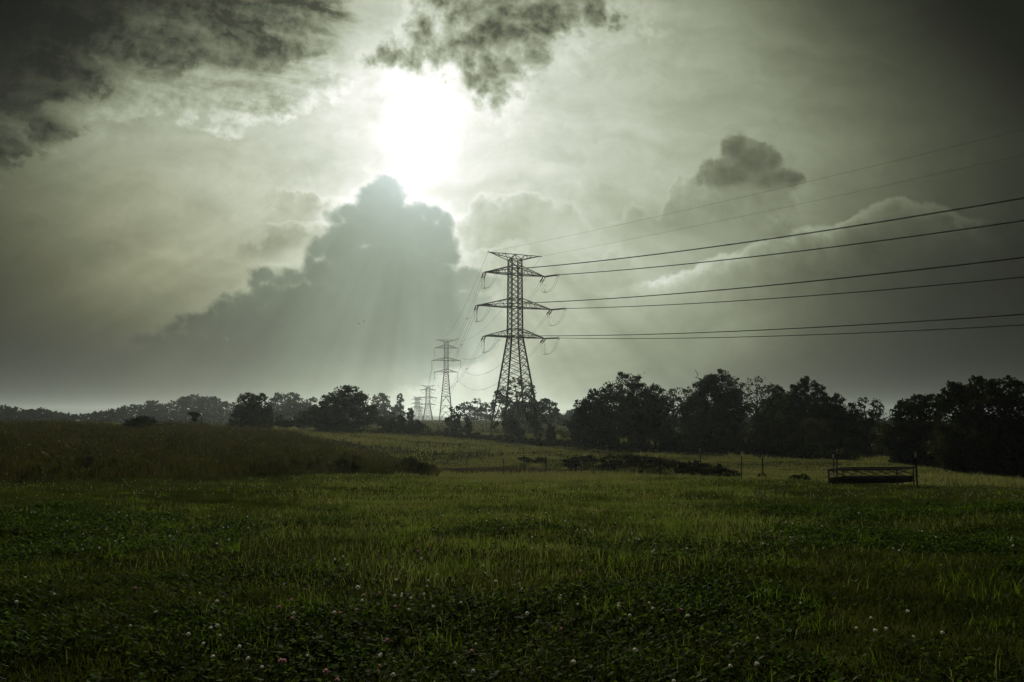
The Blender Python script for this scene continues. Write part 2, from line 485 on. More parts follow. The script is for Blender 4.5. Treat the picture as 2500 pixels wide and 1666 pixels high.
class MB:
    """collects geometry; build() links it as ONE mesh object"""

    def __init__(self):
        self.v, self.f, self.n, self.mi, self.cur = [], [], 0, [], 0

    def add(self, verts, faces):
        verts = np.asarray(verts, float).reshape(-1, 3)
        self.v.append(verts)
        self.f += [tuple(int(i) + self.n for i in f) for f in faces]
        self.mi += [self.cur] * len(faces)
        self.n += len(verts)

    def beam(self, p, q, w, h=None):
        p, q = Vector(p), Vector(q)
        h = h or w
        d = (q - p)
        if d.length < 1e-6:
            return
        d.normalize()
        a = d.cross(Vector((0, 0, 1)))
        if a.length < 1e-3:
            a = Vector((1, 0, 0))
        a.normalize()
        b = a.cross(d)
        vs_ = []
        for c in (p, q):
            for s, t in ((-1, -1), (1, -1), (1, 1), (-1, 1)):
                vs_.append(c + a * (s * w / 2) + b * (t * h / 2))
        self.add(vs_, [(0, 1, 2, 3), (7, 6, 5, 4), (0, 4, 5, 1), (1, 5, 6, 2), (2, 6, 7, 3), (3, 7, 4, 0)])

    def tube(self, pts, rad, n=6, cap=True):
        pts = [Vector(p) for p in pts]
        rad = [rad] * len(pts) if isinstance(rad, (int, float)) else rad
        vs_, fs = [], []
        for i, p in enumerate(pts):
            d = (pts[min(i + 1, len(pts) - 1)] - pts[max(i - 1, 0)]).normalized()
            a = d.cross(Vector((0.13, 0.31, 0.94)))
            if a.length < 1e-3:
                a = d.cross(Vector((1, 0, 0)))
            a.normalize()
            b = d.cross(a)
            for k in range(n):
                t = 2 * math.pi * k / n
                vs_.append(p + (a * math.cos(t) + b * math.sin(t)) * rad[i])
        for i in range(len(pts) - 1):
            for k in range(n):
                fs.append((i * n + k, i * n + (k + 1) % n, (i + 1) * n + (k + 1) % n, (i + 1) * n + k))
        if cap:
            fs.append(tuple(range(n))[::-1])
            fs.append(tuple((len(pts) - 1) * n + k for k in range(n)))
        self.add(vs_, fs)

    def build(self, name, mats, parent=None, origin=None, smooth=False):
        me = bpy.data.meshes.new(name)
        V_ = np.concatenate(self.v) if self.v else np.zeros((0, 3))
        if origin is not None:
            V_ = V_ - np.array(origin)
        me.from_pydata(V_.tolist(), [], self.f)
        for m in (mats if isinstance(mats, (list, tuple)) else [mats]):
            me.materials.append(m)
        if any(self.mi):
            me.polygons.foreach_set('material_index', self.mi)
        if smooth:
            me.polygons.foreach_set('use_smooth', [True] * len(me.polygons))
        me.update()
        o = bpy.data.objects.new(name, me)
        COL.objects.link(o)
        if parent is not None:
            o.parent = parent
        elif origin is not None:
            o.location = origin
        return o


def fast_mesh(name, verts, nper, mat):
    """many faces of nper corners each, corners in order"""
    verts = np.asarray(verts, np.float32).reshape(-1, 3)
    nf = len(verts) // nper
    me = bpy.data.meshes.new(name)
    me.vertices.add(len(verts))
    me.vertices.foreach_set('co', verts.ravel())
    me.loops.add(len(verts))
    me.loops.foreach_set('vertex_index', np.arange(len(verts), dtype=np.int32))
    me.polygons.add(nf)
    me.polygons.foreach_set('loop_start', np.arange(0, len(verts), nper, dtype=np.int32))
    me.materials.append(mat)
    me.update(calc_edges=True)
    return me


def link_obj(name, me, parent=None, loc=None):
    o = bpy.data.objects.new(name, me)
    COL.objects.link(o)
    if parent is not None:
        o.parent = parent
    if loc is not None:
        o.location = loc
    return o


def tag(o, label=None, cat=None, group=None, kind=None):
    for k, v in (('label', label), ('category', cat), ('group', group), ('kind', kind)):
        if v:
            o[k] = v
    return o


def empty(name, loc, label=None, cat=None, group=None, rz=0.0):
    o = bpy.data.objects.new(name, None)
    o.empty_display_size = 0.3
    o.location = loc
    o.rotation_euler = (0, 0, rz)
    COL.objects.link(o)
    return tag(o, label, cat, group)


# ------------------------------------------------------------------ terrain
CTRL = [  # photograph pixel and distance of points on the ground
    (1807, 1175, 37), (1608, 1168, 43), (1447, 1164, 49), (1332, 1163, 55), (1230, 1160, 61), (1140, 1153, 67), (1057, 1146, 72),
    (0, 1182, 28), (300, 1174, 30), (600, 1170, 33), (900, 1162, 38), (-400, 1180, 30),
    (0, 1058, 72), (300, 1055, 78), (500, 1052, 88), (650, 1055, 105), (-400, 1058, 70), (0, 1118, 45), (400, 1112, 50), (750, 1106, 58),
    (800, 1056, 125), (1000, 1062, 140), (1150, 1071, 145), (1300, 1086, 135), (1500, 1096, 115), (1700, 1107, 100), (1960, 1119, 82), (2100, 1126, 72),
    (2300, 1152, 58), (2500, 1175, 50), (2800, 1185, 50),
    (882, 1067, 110), (992, 1092, 97), (1122, 1111, 86), (1279, 1121, 76), (1465, 1130, 67), (1709, 1148, 58), (1860, 1165, 53),
    (1258, 1058, 175), (1050, 1044, 230), (1400, 1055, 200), (1050, 1027, 480), (1300, 1030, 480), (1500, 1045, 300), (700, 1040, 300), (800, 1030, 480),
    (200, 1036, 200), (200, 1034, 400), (-500, 1036, 300), (1900, 1050, 300), (2400, 1060, 200), (2900, 1050, 300), (1600, 1035, 480)]
pts = [(p.x, p.y, p.z) for p in (at(*c) for c in CTRL)]
pts += [(0, 0, 0), (12, 0, 0), (-12, 0, 0), (0, 8, 0), (9, 8, 0), (-9, 8, 0), (0, 17, -.38), (14, 17, -.36), (-14, 17, -.30), (0, 28, -.95), (-25, 4, .05), (25, 4, 0)]
for xx in (-900, -400, -100, 200, 500, 1000):
    pts += [(xx, 760, -6)]
for xx in (-4000, -1500, 0, 1500, 4000):
    pts += [(xx, 1400, -9), (xx, 3900, -9)]
pts = np.array(pts)


def _warp(X, Y):
    Ya = np.abs(Y) + 14.0
    return np.stack([X / Ya * 2.2, np.log(Ya)], -1)


_A = _warp(pts[:, 0], pts[:, 1])
_D = np.linalg.norm(_A[:, None] - _A[None], axis=-1)
_n = len(pts)
_M = np.zeros((_n + 1, _n + 1))
_M[:_n, :_n] = np.sqrt(_D ** 2 + 0.01)
_M[:_n, _n] = _M[_n, :_n] = 1
_W = np.linalg.solve(_M, np.append(pts[:, 2], 0))


def ground_z(X, Y):
    X, Y = np.asarray(X, float), np.asarray(Y, float)
    sh = X.shape
    q = _warp(X.ravel(), Y.ravel())
    z = np.empty(len(q))
    for i in range(0, len(q), 40000):
        dd_ = np.linalg.norm(q[i:i + 40000, None] - _A[None], axis=-1)
        z[i:i + 40000] = np.sqrt(dd_ ** 2 + 0.01) @ _W[:-1] + _W[-1]
    x, y = X.ravel(), Y.ravel()
    # hummocks
    z += 0.035 * (np.sin(x * 1.3 + 2 * np.sin(y * .7)) * np.sin(y * 1.7 + x * .4)) + 0.05 * np.sin(x * .31 + 1.3) * np.sin(y * .27 + .6 * np.sin(x * .2))
    return z.reshape(sh)


def gz(x, y): return float(ground_z(np.array([x]), np.array([y]))[0])


def on_ground(px, Y):
    u, _ = slope(px, 1050)
    return Vector((u * Y, Y, gz(u * Y, Y)))


ys = np.concatenate([-np.geomspace(150, 4, 24), np.linspace(-3, 12, 61), np.geomspace(12.3, 900, 250), np.geomspace(950, 3900, 20)])
us = np.linspace(-1, 1, 181)
us = np.sign(us) * np.abs(us) ** 1.25
GY = np.repeat(ys[:, None], len(us), 1)
GX = us[None] * (np.abs(ys)[:, None] * 1.25 + 45)
GZ = ground_z(GX, GY)
nr, nc = GX.shape
idx = np.arange(nr * nc).reshape(nr, nc)
me = bpy.data.meshes.new('ground')
me.from_pydata(np.stack([GX, GY, GZ], -1).reshape(-1, 3).tolist(), [],
               np.stack([idx[:-1, :-1], idx[:-1, 1:], idx[1:, 1:], idx[1:, :-1]], -1).reshape(-1, 4).tolist())
me.polygons.foreach_set('use_smooth', [True] * len(me.polygons))
m, t, o = material('pasture')
c1 = noise_ramp(t, 0.22, [(0.32, (.026, .034, .009)), (0.5, (.038, .046, .012)), (0.62, (.050, .052, .015)), (0.75, (.058, .050, .020))], 8, 'Object', 0.7)
c2 = noise_ramp(t, 7.0, [(0.3, (.5, .5, .5)), (0.7, (1.35, 1.35, 1.3))], 6, 'Object', 0.7)
mx = t.nodes.new('ShaderNodeMix')
mx.data_type = 'RGBA'
mx.blend_type = 'MULTIPLY'
mx.inputs[0].default_value = 1
t.links.new(c1, mx.inputs[6])
t.links.new(c2, mx.inputs[7])
p = t.nodes.new('ShaderNodeBsdfDiffuse')
t.links.new(mx.outputs[2], p.inputs['Color'])
bmp = t.nodes.new('ShaderNodeBump')
bmp.inputs['Strength'].default_value = 0.9
bmp.inputs['Distance'].default_value = 0.25
tx = t.nodes.new('ShaderNodeTexCoord')
nz = t.nodes.new('ShaderNodeTexNoise')
nz.inputs['Scale'].default_value = 1.6
nz.inputs['Detail'].default_value = 8
t.links.new(tx.outputs['Object'], nz.inputs['Vector'])
t.links.new(nz.outputs[0], bmp.inputs['Height'])
t.links.new(bmp.outputs[0], p.inputs['Normal'])
t.links.new(p.outputs[0], o.inputs[0])
me.materials.append(m)
tag(link_obj('ground', me), kind='structure')

# dirt lane between the two fences: a sheet just above the pasture
lane_px = [(560, 1052, 96), (700, 1063, 98), (820, 1076, 92), (930, 1100, 80), (1040, 1122, 72), (1130, 1132, 70), (1230, 1141, 66), (1340, 1149, 61), (1450, 1155, 56), (1600, 1160, 50), (1760, 1168, 43)]
cen = [at(*q) for q in lane_px]
verts, faces = [], []
dense = []
for a, b in zip(cen[:-1], cen[1:]):
    for k in range(12):
        dense.append(a.lerp(b, k / 12))
rngl = np.random.default_rng(5)
for i, q in enumerate(dense):
    nx = dense[min(i + 1, len(dense) - 1)] - dense[max(i - 1, 0)]
    nrm = Vector((-nx.y, nx.x, 0)).normalized()
    w = 1.5 + 0.35 * math.sin(i * .5) + rngl.uniform(-.2, .2)
    for s in (-1, -.33, .33, 1):
        r = q + nrm * (w * s)
        verts.append((r.x, r.y, gz(r.x, r.y) + 0.02))
for i in range(len(dense) - 1):
    for s in range(3):
        faces.append((i * 4 + s, i * 4 + s + 1, i * 4 + s + 5, i * 4 + s + 4))
me = bpy.data.meshes.new('farm_track')
me.from_pydata(verts, [], faces)
me.materials.append(solid_material('dry_earth', 0.8, [(0.3, (.030, .026, .014)), (0.5, (.055, .040, .024)), (0.7, (.032, .034, .012))], 0.95, 0, 0.0))
tag(link_obj('farm_track', me), kind='structure')

# far blue hills on the horizon
rngh = np.random.default_rng(3)
hx = np.linspace(-3600, 3600, 240)
hz = 3 + 13 * (0.5 + 0.5 * np.sin(hx * .0021 + 1)) + 6 * np.sin(hx * .006) + 3 * np.sin(hx * .017 + 2) + rngh.uniform(-.8, .8, len(hx))
hv, hf = [], []
for x, z in zip(hx, hz):
    hv += [(x, 3150, -12), (x, 3300, z), (x, 3500, z * .7), (x, 3750, -14)]
for i in range(len(hx) - 1):
    for s in range(3):
        hf.append((i * 4 + s, i * 4 + 4 + s, i * 4 + 5 + s, i * 4 + 1 + s))
me = bpy.data.meshes.new('hills')
me.from_pydata(hv, [], hf)
me.materials.append(solid_material('wooded_slope', 0.02, [(0.3, (.03, .04, .02)), (0.7, (.06, .065, .03))], 1, 0, 0))
tag(link_obj('hills', me), kind='structure')

# ------------------------------------------------------------------ lattice pylons


def ribbed(mb, p, q, r, ribs):
    """insulator string: a stack of sheds along a rod"""
    p, q = Vector(p), Vector(q)
    pts_, rad = [p], [0.05]
    for k in range(ribs):
        for f, rr in ((.25, r * .45), (.5, r), (.8, r * .45)):
            pts_.append(p.lerp(q, (k + f) / ribs))
            rad.append(rr)
    pts_.append(q)
    rad.append(0.05)
    mb.tube(pts_, rad, 8)


def pylon(name, label, loc, rz, zs, halfs, arms, shield, rings, npan, wl=0.20, wb=0.09, group=None, lower_pan=None):
    """zs=(waist,top) halfs=(base,waist,top) arms=[(chord z, upper z, length)] shield=(tip z, apex z, length)"""
    root = empty(name, loc, label, 'pylon', group, rz)
    zw, zt = zs
    hb, hw, ht = halfs

    def half(z):
        return hb + (hw - hb) * z / zw if z < zw else hw + (ht - hw) * (z - zw) / (zt - zw)
    for sx, sy in ((1, 1), (1, -1), (-1, 1), (-1, -1)):
        mb = MB()
        mb.beam((sx * hb, sy * hb, -0.6), (sx * hw, sy * hw, zw), wl)
        mb.beam((sx * hw, sy * hw, zw), (sx * ht, sy * ht, zt), wl * .85)
        mb.build('leg', M_STEEL, root)
    mb = MB()

    def corner(z, i):
        h = half(z)
        return Vector(((h, h), (-h, h), (-h, -h), (h, -h))[i % 4] + (z,))
    lv = [zw + (zt - zw) * k / npan for k in range(npan + 1)]
    zr = rings[-1] if rings else 0
    nl = lower_pan or max(3, int((zw - zr) / 2.4))
    ll = [zr + (zw - zr) * (1 - (1 - k / nl) ** 1.25) for k in range(nl + 1)]
    for seq in (ll, lv):
        for a, b in zip(seq[:-1], seq[1:]):
            for i in range(4):
                mb.beam(corner(a, i), corner(b, i + 1), wb)
                mb.beam(corner(a, i + 1), corner(b, i), wb)
    for z in [zw, zt] + list(rings) + [a[0] for a in arms] + [a[1] for a in arms]:
        for i in range(4):
            mb.beam(corner(z, i), corner(z, i + 1), wb * 1.35)
    low = [0.0] + list(rings)
    for a, b in zip(low[:-1], low[1:]):
        for i in range(4):
            mid = (corner(b, i) + corner(b, i + 1)) / 2
            for j in (i, i + 1):
                foot = corner(a, j)
                mb.beam(mid, foot, wb * 1.2)
                if b - a > 3:
                    mb.beam(mid.lerp(foot, .5), corner((a + b) / 2, j), wb * .8)
                    mb.beam(mid.lerp(foot, .5), corner(b, j), wb * .7)
    mb.build('bracing', M_STEEL, root)
    for zc, zu, L_ in arms:
        for sx in (-1, 1):
            mb = MB()
            tip = Vector((sx * L_, 0, zc))
            hc, hu = half(zc), half(zu)
            n = 4
            lo_ = [[Vector((sx * hc, sy * hc, zc)).lerp(tip, k / n) for k in range(n + 1)] for sy in (-1, 1)]
            up_ = [[Vector((sx * hu, sy * hu, zu)).lerp(tip + Vector((0, 0, .12)), k / n) for k in range(n + 1)] for sy in (-1, 1)]
            for s in (0, 1):
                mb.beam(lo_[s][0], tip, wb * 1.6)
                mb.beam(up_[s][0], tip, wb * 1.4)
                for k in range(n - 1):
                    if k % 2 == 0:
                        mb.beam(lo_[s][k], up_[s][k + 1], wb * .8)
                    else:
                        mb.beam(up_[s][k], lo_[s][k + 1], wb * .8)
                    mb.beam(lo_[s][k + 1], up_[s][k + 1], wb * .7)
            for k in range(n - 1):
                mb.beam(lo_[0][k], lo_[1][k + 1], wb * .7)
                mb.beam(lo_[0][k + 1], lo_[1][k + 1], wb * .7)
                mb.beam(up_[0][k + 1], up_[1][k + 1], wb * .6)
            mb.build('crossarm', M_STEEL, root)
    zs_, za, L_ = shield
    for sx in (-1, 1):
        mb = MB()
        tip = Vector((sx * L_, 0, zs_))
        apex = Vector((0, 0, za))
        h = ht
        mb.beam(apex, tip, wb * 1.3)
        for sy in (-1, 1):
            c = Vector((sx * h, sy * h, zt))
            mb.beam(c, tip, wb * 1.3)
            mb.beam(c, apex, wb * 1.2)
            mb.beam(c, apex.lerp(tip, .4), wb * .8)
            mb.beam(c.lerp(tip, .5), apex.lerp(tip, .4), wb * .8)
            mb.beam(c.lerp(tip, .5), apex.lerp(tip, .66), wb * .7)
        mb.beam(tip, tip + Vector((sx * .5, 0, -.05)), wb)
        mb.beam(tip + Vector((sx * .2, 0, 0)), tip + Vector((sx * .25, .1, .5)), wb * .5)
        mb.build('earth_wire_peak', M_STEEL, root)
    return root


def px_elev(y, D): return (1020 - y) / FPX * D + EYE    # world height of a far point


D1 = 175.0
T1 = on_ground(1257.5, D1)
TH1 = R(22.5)
b1 = T1.z


def h1(y): return px_elev(y, D1) - b1


A1 = [(h1(823.5), h1(804), 7.2), (h1(750), h1(728.5), 8.9), (h1(667.5), h1(648), 7.2)]
S1 = (h1(617), h1(617), 6.1)
pylon1 = pylon('transmission_pylon', 'big near lattice pylon with three crossarms, standing among trees right of centre', T1, TH1,
               (h1(823.5), h1(631)), (4.35, 1.31, 1.16), A1, S1, [h1(983)], 15, .30, .11, lower_pan=9)

D2 = 492.0
T2 = on_ground(1088.0, D2)
b2 = T2.z


def h2(y): return px_elev(y, D2) - b2


LINE = (T2 - T1)
TH2 = math.atan2(LINE.y, LINE.x) - math.pi / 2          # arms square to the line
A2 = [(h2(909.3), h2(903.2), 7.2), (h2(881.2), h2(874.2), 8.9), (h2(850.4), h2(843), 7.2)]
S2 = (h2(829.8), h2(830.2), 6.1)
pylon2 = pylon('transmission_pylon', 'second pylon in the row, slim, straight insulators hanging from its crossarms', T2, TH2,
               (h2(909.3), h2(835)), (4.0, 1.27, 1.2), A2, S2, [h2(1006), h2(991), h2(969)], 12, .26, .13, 'receding pylons of the power line', lower_pan=10)
D3 = 760.0
T3 = on_ground(1044.0, D3)


def h3(y): return px_elev(y, D3) - T3.z


A3 = [(h3(988.6), h3(985.5), 7.6), (h3(972), h3(968.5), 9.0), (h3(953.2), h3(949.5), 7.6)]
pylon3 = pylon('transmission_pylon', 'third pylon in the row, hazy, with V shaped insulators under its crossarms', T3, TH2 + R(4),
               (h3(988.6), h3(946)), (5.6, 2.0, 1.7), A3, (h3(941.5), h3(943), 6.6), [h3(1016)], 10, .36, .17, 'receding pylons of the power line', lower_pan=8)
D4 = 1150.0
T4 = on_ground(1018.0, D4)


def h4(y): return px_elev(y, D4) - T4.z


pylon4 = pylon('transmission_pylon', 'fourth pylon, pale in the haze at the left end of the row', T4, R(38),
               (h4(994.6), h4(973)), (7.5, 2.6, 2.3), [(h4(994.6), h4(992.5), 7.4), (h4(985.8), h4(983.2), 8.6), (h4(975.6), h4(973.4), 7.2)],
               (h4(969.4), h4(970.5), 6.4), [h4(1014)], 8, .5, .24, 'receding pylons of the power line', lower_pan=6)
D5 = 1500.0
T5 = on_ground(1026.8, D5)


def h5(y): return px_elev(y, D5) - T5.z


pylon5 = pylon('transmission_pylon', 'faintest and farthest pylon, close beside the fourth one', T5, TH2,
               (h5(1004), h5(995)), (4.5, 2.4, 2.2), [(h5(1004), h5(1002), 7.0), (h5(998.5), h5(996.5), 7.6)], (h5(993.5), h5(993.8), 6),
               [h5(1016)], 6, .5, .26, 'receding pylons of the power line', lower_pan=5)

# --- big pylon: tension strings, posts, jumpers
DN = Vector((0.60, -0.80, 0)).normalized()            # towards the next pylon behind the viewer
DF = Vector((LINE.x, LINE.y, 0)).normalized()


def to_local(v, th): return Vector((v.x * math.cos(th) + v.y * math.sin(th), -v.x * math.sin(th) + v.y * math.cos(th), v.z))


def to_world(p, T, th): return Vector((T.x + p.x * math.cos(th) - p.y * math.sin(th), T.y + p.x * math.sin(th) + p.y * math.cos(th), T.z + p.z))


dn, df = to_local(DN, TH1), to_local(DF, TH1)
ends1 = {}
for lev, (zc, zu, L_) in zip(('low', 'middle', 'top'), A1):
    for sx in (-1, 1):
        tip = Vector((sx * L_, 0, zc - .05))
        e = []
        for dvec, drop, ln in ((dn, -.05, 4.3), (df, -.11, 3.6)):
            d_ = Vector((dvec.x, dvec.y, drop)).normalized()
            side = d_.cross(Vector((0, 0, 1))).normalized()
            for s in (-1, 1):
                mb = MB()
                a = tip + side * (s * .26) + d_ * .3
                ribbed(mb, a, a + d_ * ln, .15, 22)
                mb.beam(tip, a, .07)
                mb.build('insulator_string', M_CERAMIC, pylon1)
            end = tip + d_ * (ln + .45)
            mb = MB()
            ring = [end + side * (.42 * math.cos(k * math.pi / 6)) + Vector((0, 0, .36 * math.sin(k * math.pi / 6))) for k in range(13)]
            mb.tube(ring, .03, 4, False)
            mb.beam(end - side * .3, end + side * .3, .06)
            mb.build('yoke_plate', M_STEEL, pylon1)
            e.append((end, side))
        mb = MB()
        bot = tip + Vector((sx * .12, 0, -3.5))
        ribbed(mb, tip + Vector((0, 0, -.1)), bot, .085, 26)
        mb.beam(bot + Vector((-.5, 0, 0)), bot + Vector((.5, 0, 0)), .06)
        mb.build('jumper_insulator', M_CERAMIC, pylon1)
        for s in (-1, 1):
            mb = MB()
            for end, side in e:
                sd = side if side.dot(Vector((1, 0, 0))) > 0 else -side
                p0 = end + sd * (s * .25)
                p2 = bot + Vector((s * .28, 0, -.05))
                pc = Vector((p0.x, p0.y, 0)) * .72 + Vector((p2.x, p2.y, 0)) * .28 + Vector((0, 0, bot.z - .35))
                mb.tube([p0 * (1 - k) ** 2 + pc * (2 * k * (1 - k)) + p2 * k ** 2 for k in np.linspace(0, 1, 15)], .023, 5)
            mb.build('jumper_cable', M_WIRE, pylon1)
        ends1[(lev, sx)] = tuple(to_world(x[0], T1, TH1) for x in e)

# --- second pylon: hanging strings; third: V strings; fourth: short level strings
ends2, ends3 = {}, {}
for lev, (zc, zu, L_) in zip(('low', 'middle', 'top'), A2):
    for sx in (-1, 1):
        mb = MB()
        a = Vector((sx * L_, 0, zc))
        b = a + Vector((0, 0, -3.7))
        ribbed(mb, a, b, .17, 18)
        mb.beam(b + Vector((-.3, 0, -.3)), b, .12)
        mb.beam(b + Vector((.3, 0, -.3)), b, .12)
        mb.build('insulator_string', M_CERAMIC, pylon2)
        ends2[(lev, sx)] = to_world(b + Vector((0, 0, -.3)), T2, TH2)
for lev, (zc, zu, L_) in zip(('low', 'middle', 'top'), A3):
    for sx in (-1, 1):
        b = Vector((sx * (L_ - 3.1), 0, zc - 3.4))
        for o_ in (0, -6.2):
            mb = MB()
            ribbed(mb, Vector((sx * (L_ + o_ + .0), 0, zc)), b, .2, 14)
            mb.build('insulator_string', M_CERAMIC, pylon3)
        ends3[(lev, sx)] = to_world(b, T3, TH2 + R(4))
for zc, L_ in ((h4(994.6), 7.4), (h4(985.8), 8.6), (h4(975.6), 7.2)):
    for sx in (-1, 1):
        mb = MB()
        ribbed(mb, (sx * L_, 0, zc), (sx * (L_ - 1.2), -3.6, zc - .5), .3, 10)
        ribbed(mb, (sx * L_, 0, zc), (sx * (L_ + .4), 3.6, zc - .5), .3, 10)
        mb.build('insulator_string', M_CERAMIC, pylon4)

# ------------------------------------------------------------------ conductors


def span(name, label, group, P, Q, sag, offs, rad, spacers=(), n=44, cat='power line'):
    P, Q = Vector(P), Vector(Q)
    dirv = Vector((Q.x - P.x, Q.y - P.y, 0)).normalized()
    side = Vector((-dirv.y, dirv.x, 0))

    def pt(s): return P.lerp(Q, s) - Vector((0, 0, 4 * sag * s * (1 - s)))
    ss = np.linspace(0, 1, n) ** 1.0
    if len(offs) == 1:
        mb = MB()
        mb.tube([pt(s) for s in ss], rad, 5)
        return tag(mb.build(name, M_WIRE, None, P), label, cat, group)
    root = empty(name, P, label, cat, group)
    for o_ in offs:
        mb = MB()
        mb.tube([pt(s) + side * o_ - P for s in ss], rad, 5)
        mb.build('conductor', M_WIRE, root)
    for s in spacers:
        mb = MB()
        c = pt(s) - P
        mb.beam(c + side * (offs[0] * 1.3), c + side * (offs[1] * 1.3), .09, .12)
        mb.beam(c + side * offs[0] - dirv * .18, c + side * offs[0] + dirv * .18, .1)
        mb.beam(c + side * offs[1] - dirv * .18, c + side * offs[1] + dirv * .18, .1)
        mb.build('spacer', M_STEEL, root)
    return root


ARM = Vector((math.cos(TH1), math.sin(TH1), 0))
EDGE = {('top', -1): 484, ('middle', -1): 629, ('low', -1): 768, ('top', 1): 539, ('middle', 1): 677, ('low', 1): 794, ('earth', -1): 316, ('earth', 1): 378}
NEAR = 275.0


def near_span(key, P, label, offs, rad, sp):
    Q = P + DN * NEAR
    u, v = slope(2500, EDGE[key])
    s = (u * P.y - P.x) / ((Q.x - P.x) - u * (Q.y - P.y))
    Y = P.y + s * (Q.y - P.y)
    zt_ = EYE + v * Y
    sag = (P.z - zt_) / (4 * s * (1 - s))
    print('near span', key, 's', round(s, 2), 'sag', round(sag, 2))
    return span('power_line' if key[0] != 'earth' else 'earth_wire', label, 'wires from the big pylon to the right edge', P, Q, sag, offs, rad, sp, 90)


SIDE = {-1: 'left', 1: 'right'}
for lev, od in (('top', 'upper'), ('middle', 'middle'), ('low', 'lower')):
    for sx in (-1, 1):
        P, Qf = ends1[(lev, sx)]
        near_span((lev, sx), P, 'twin power line from the %s %s crossarm of the big pylon to the right edge' % (od, SIDE[sx]), (-.23, .23), .046,
                  (.13, .22 + .05 * (sx > 0), .30))
        span('power_line', 'twin power line from the %s %s crossarm of the big pylon to the second pylon' % (od, SIDE[sx]), 'wires between the big pylon and the second pylon',
             Qf, ends2[(lev, sx)], 9.0, (-.30, .30), .021, (.15, .28, .45, .6, .8), 50)
        span('power_line', 'faint wire from the %s %s crossarm of the second pylon to the third' % (od, SIDE[sx]), 'wires beyond the second pylon',
             ends2[(lev, sx)], ends3[(lev, sx)], 8.0, (0,), .05, (), 24)
for sx in (-1, 1):
    P = to_world(Vector((sx * 6.4, 0, S1[0])), T1, TH1)
    near_span(('earth', sx), P, 'thin single earth wire from the %s peak of the big pylon to the right edge' % SIDE[sx], (0,), .015, ())
    Q = to_world(Vector((sx * 6.3, 0, S2[0])), T2, TH2)
    span('earth_wire', 'thin earth wire from the %s peak of the big pylon to the second pylon' % SIDE[sx], 'wires between the big pylon and the second pylon', P, Q, 6.5, (0,), .024, (), 40)

# ------------------------------------------------------------------ trees, shrubs


def leaf_cloud(blobs, ls, cover, rng, lump=1.0, upright=False):
    """blobs: [(centre, (rx, ry, rz))] -> corner array of small leaf-clump quads"""
    out_ = []
    zs_all = [c[2] for c, r in blobs]
    zmid = (max(zs_all) + min(zs_all)) / 2
    for c, r in blobs:
        r = np.array(r, float)
        area = math.pi * r[0] * r[2]
        n = int(cover * (.62 if c[2] > zmid and len(blobs) > 4 else 1) * area / (ls * ls * 0.30)) + 6
        Kc = max(6, int(area / (ls * ls * 9)))
        d_ = rng.normal(size=(Kc, 3))
        d_ /= np.linalg.norm(d_, axis=1, keepdims=True)
        sub = d_ * (rng.uniform(.62, 1.04, (Kc, 1)))
        ss_ = rng.uniform(.10, .26, Kc) * lump
        k = rng.integers(0, Kc, n)
        p = sub[k] + rng.normal(size=(n, 3)) * ss_[k][:, None] * .75
        nin = n // 3
        q = rng.normal(size=(nin, 3))
        q /= np.linalg.norm(q, axis=1, keepdims=True)
        p[:nin] = q * rng.uniform(.1, .9, (nin, 1)) ** .5
        P = p * r + np.array(c)
        a = rng.normal(size=(n, 3))
        if upright:
            a = a * .35 + np.array([0, 0, 1.0])
        a /= np.linalg.norm(a, axis=1, keepdims=True)
        b = np.cross(a, rng.normal(size=(n, 3)))
        b /= np.linalg.norm(b, axis=1, keepdims=True) + 1e-9
        L_ = ls * rng.uniform(.8, 1.6, (n, 1)) * (1.5 if upright else 1)
        W_ = ls * rng.uniform(.6, 1.1, (n, 1)) * (.55 if upright else 1)
        out_.append(np.stack([P - a * L_ * .5, P + b * W_ * .5 - a * L_ * .05, P + a * L_ * .5, P - b * W_ * .5 + a * L_ * .05], 1).reshape(-1, 3))
    return np.concatenate(out_)


SEED = [100]


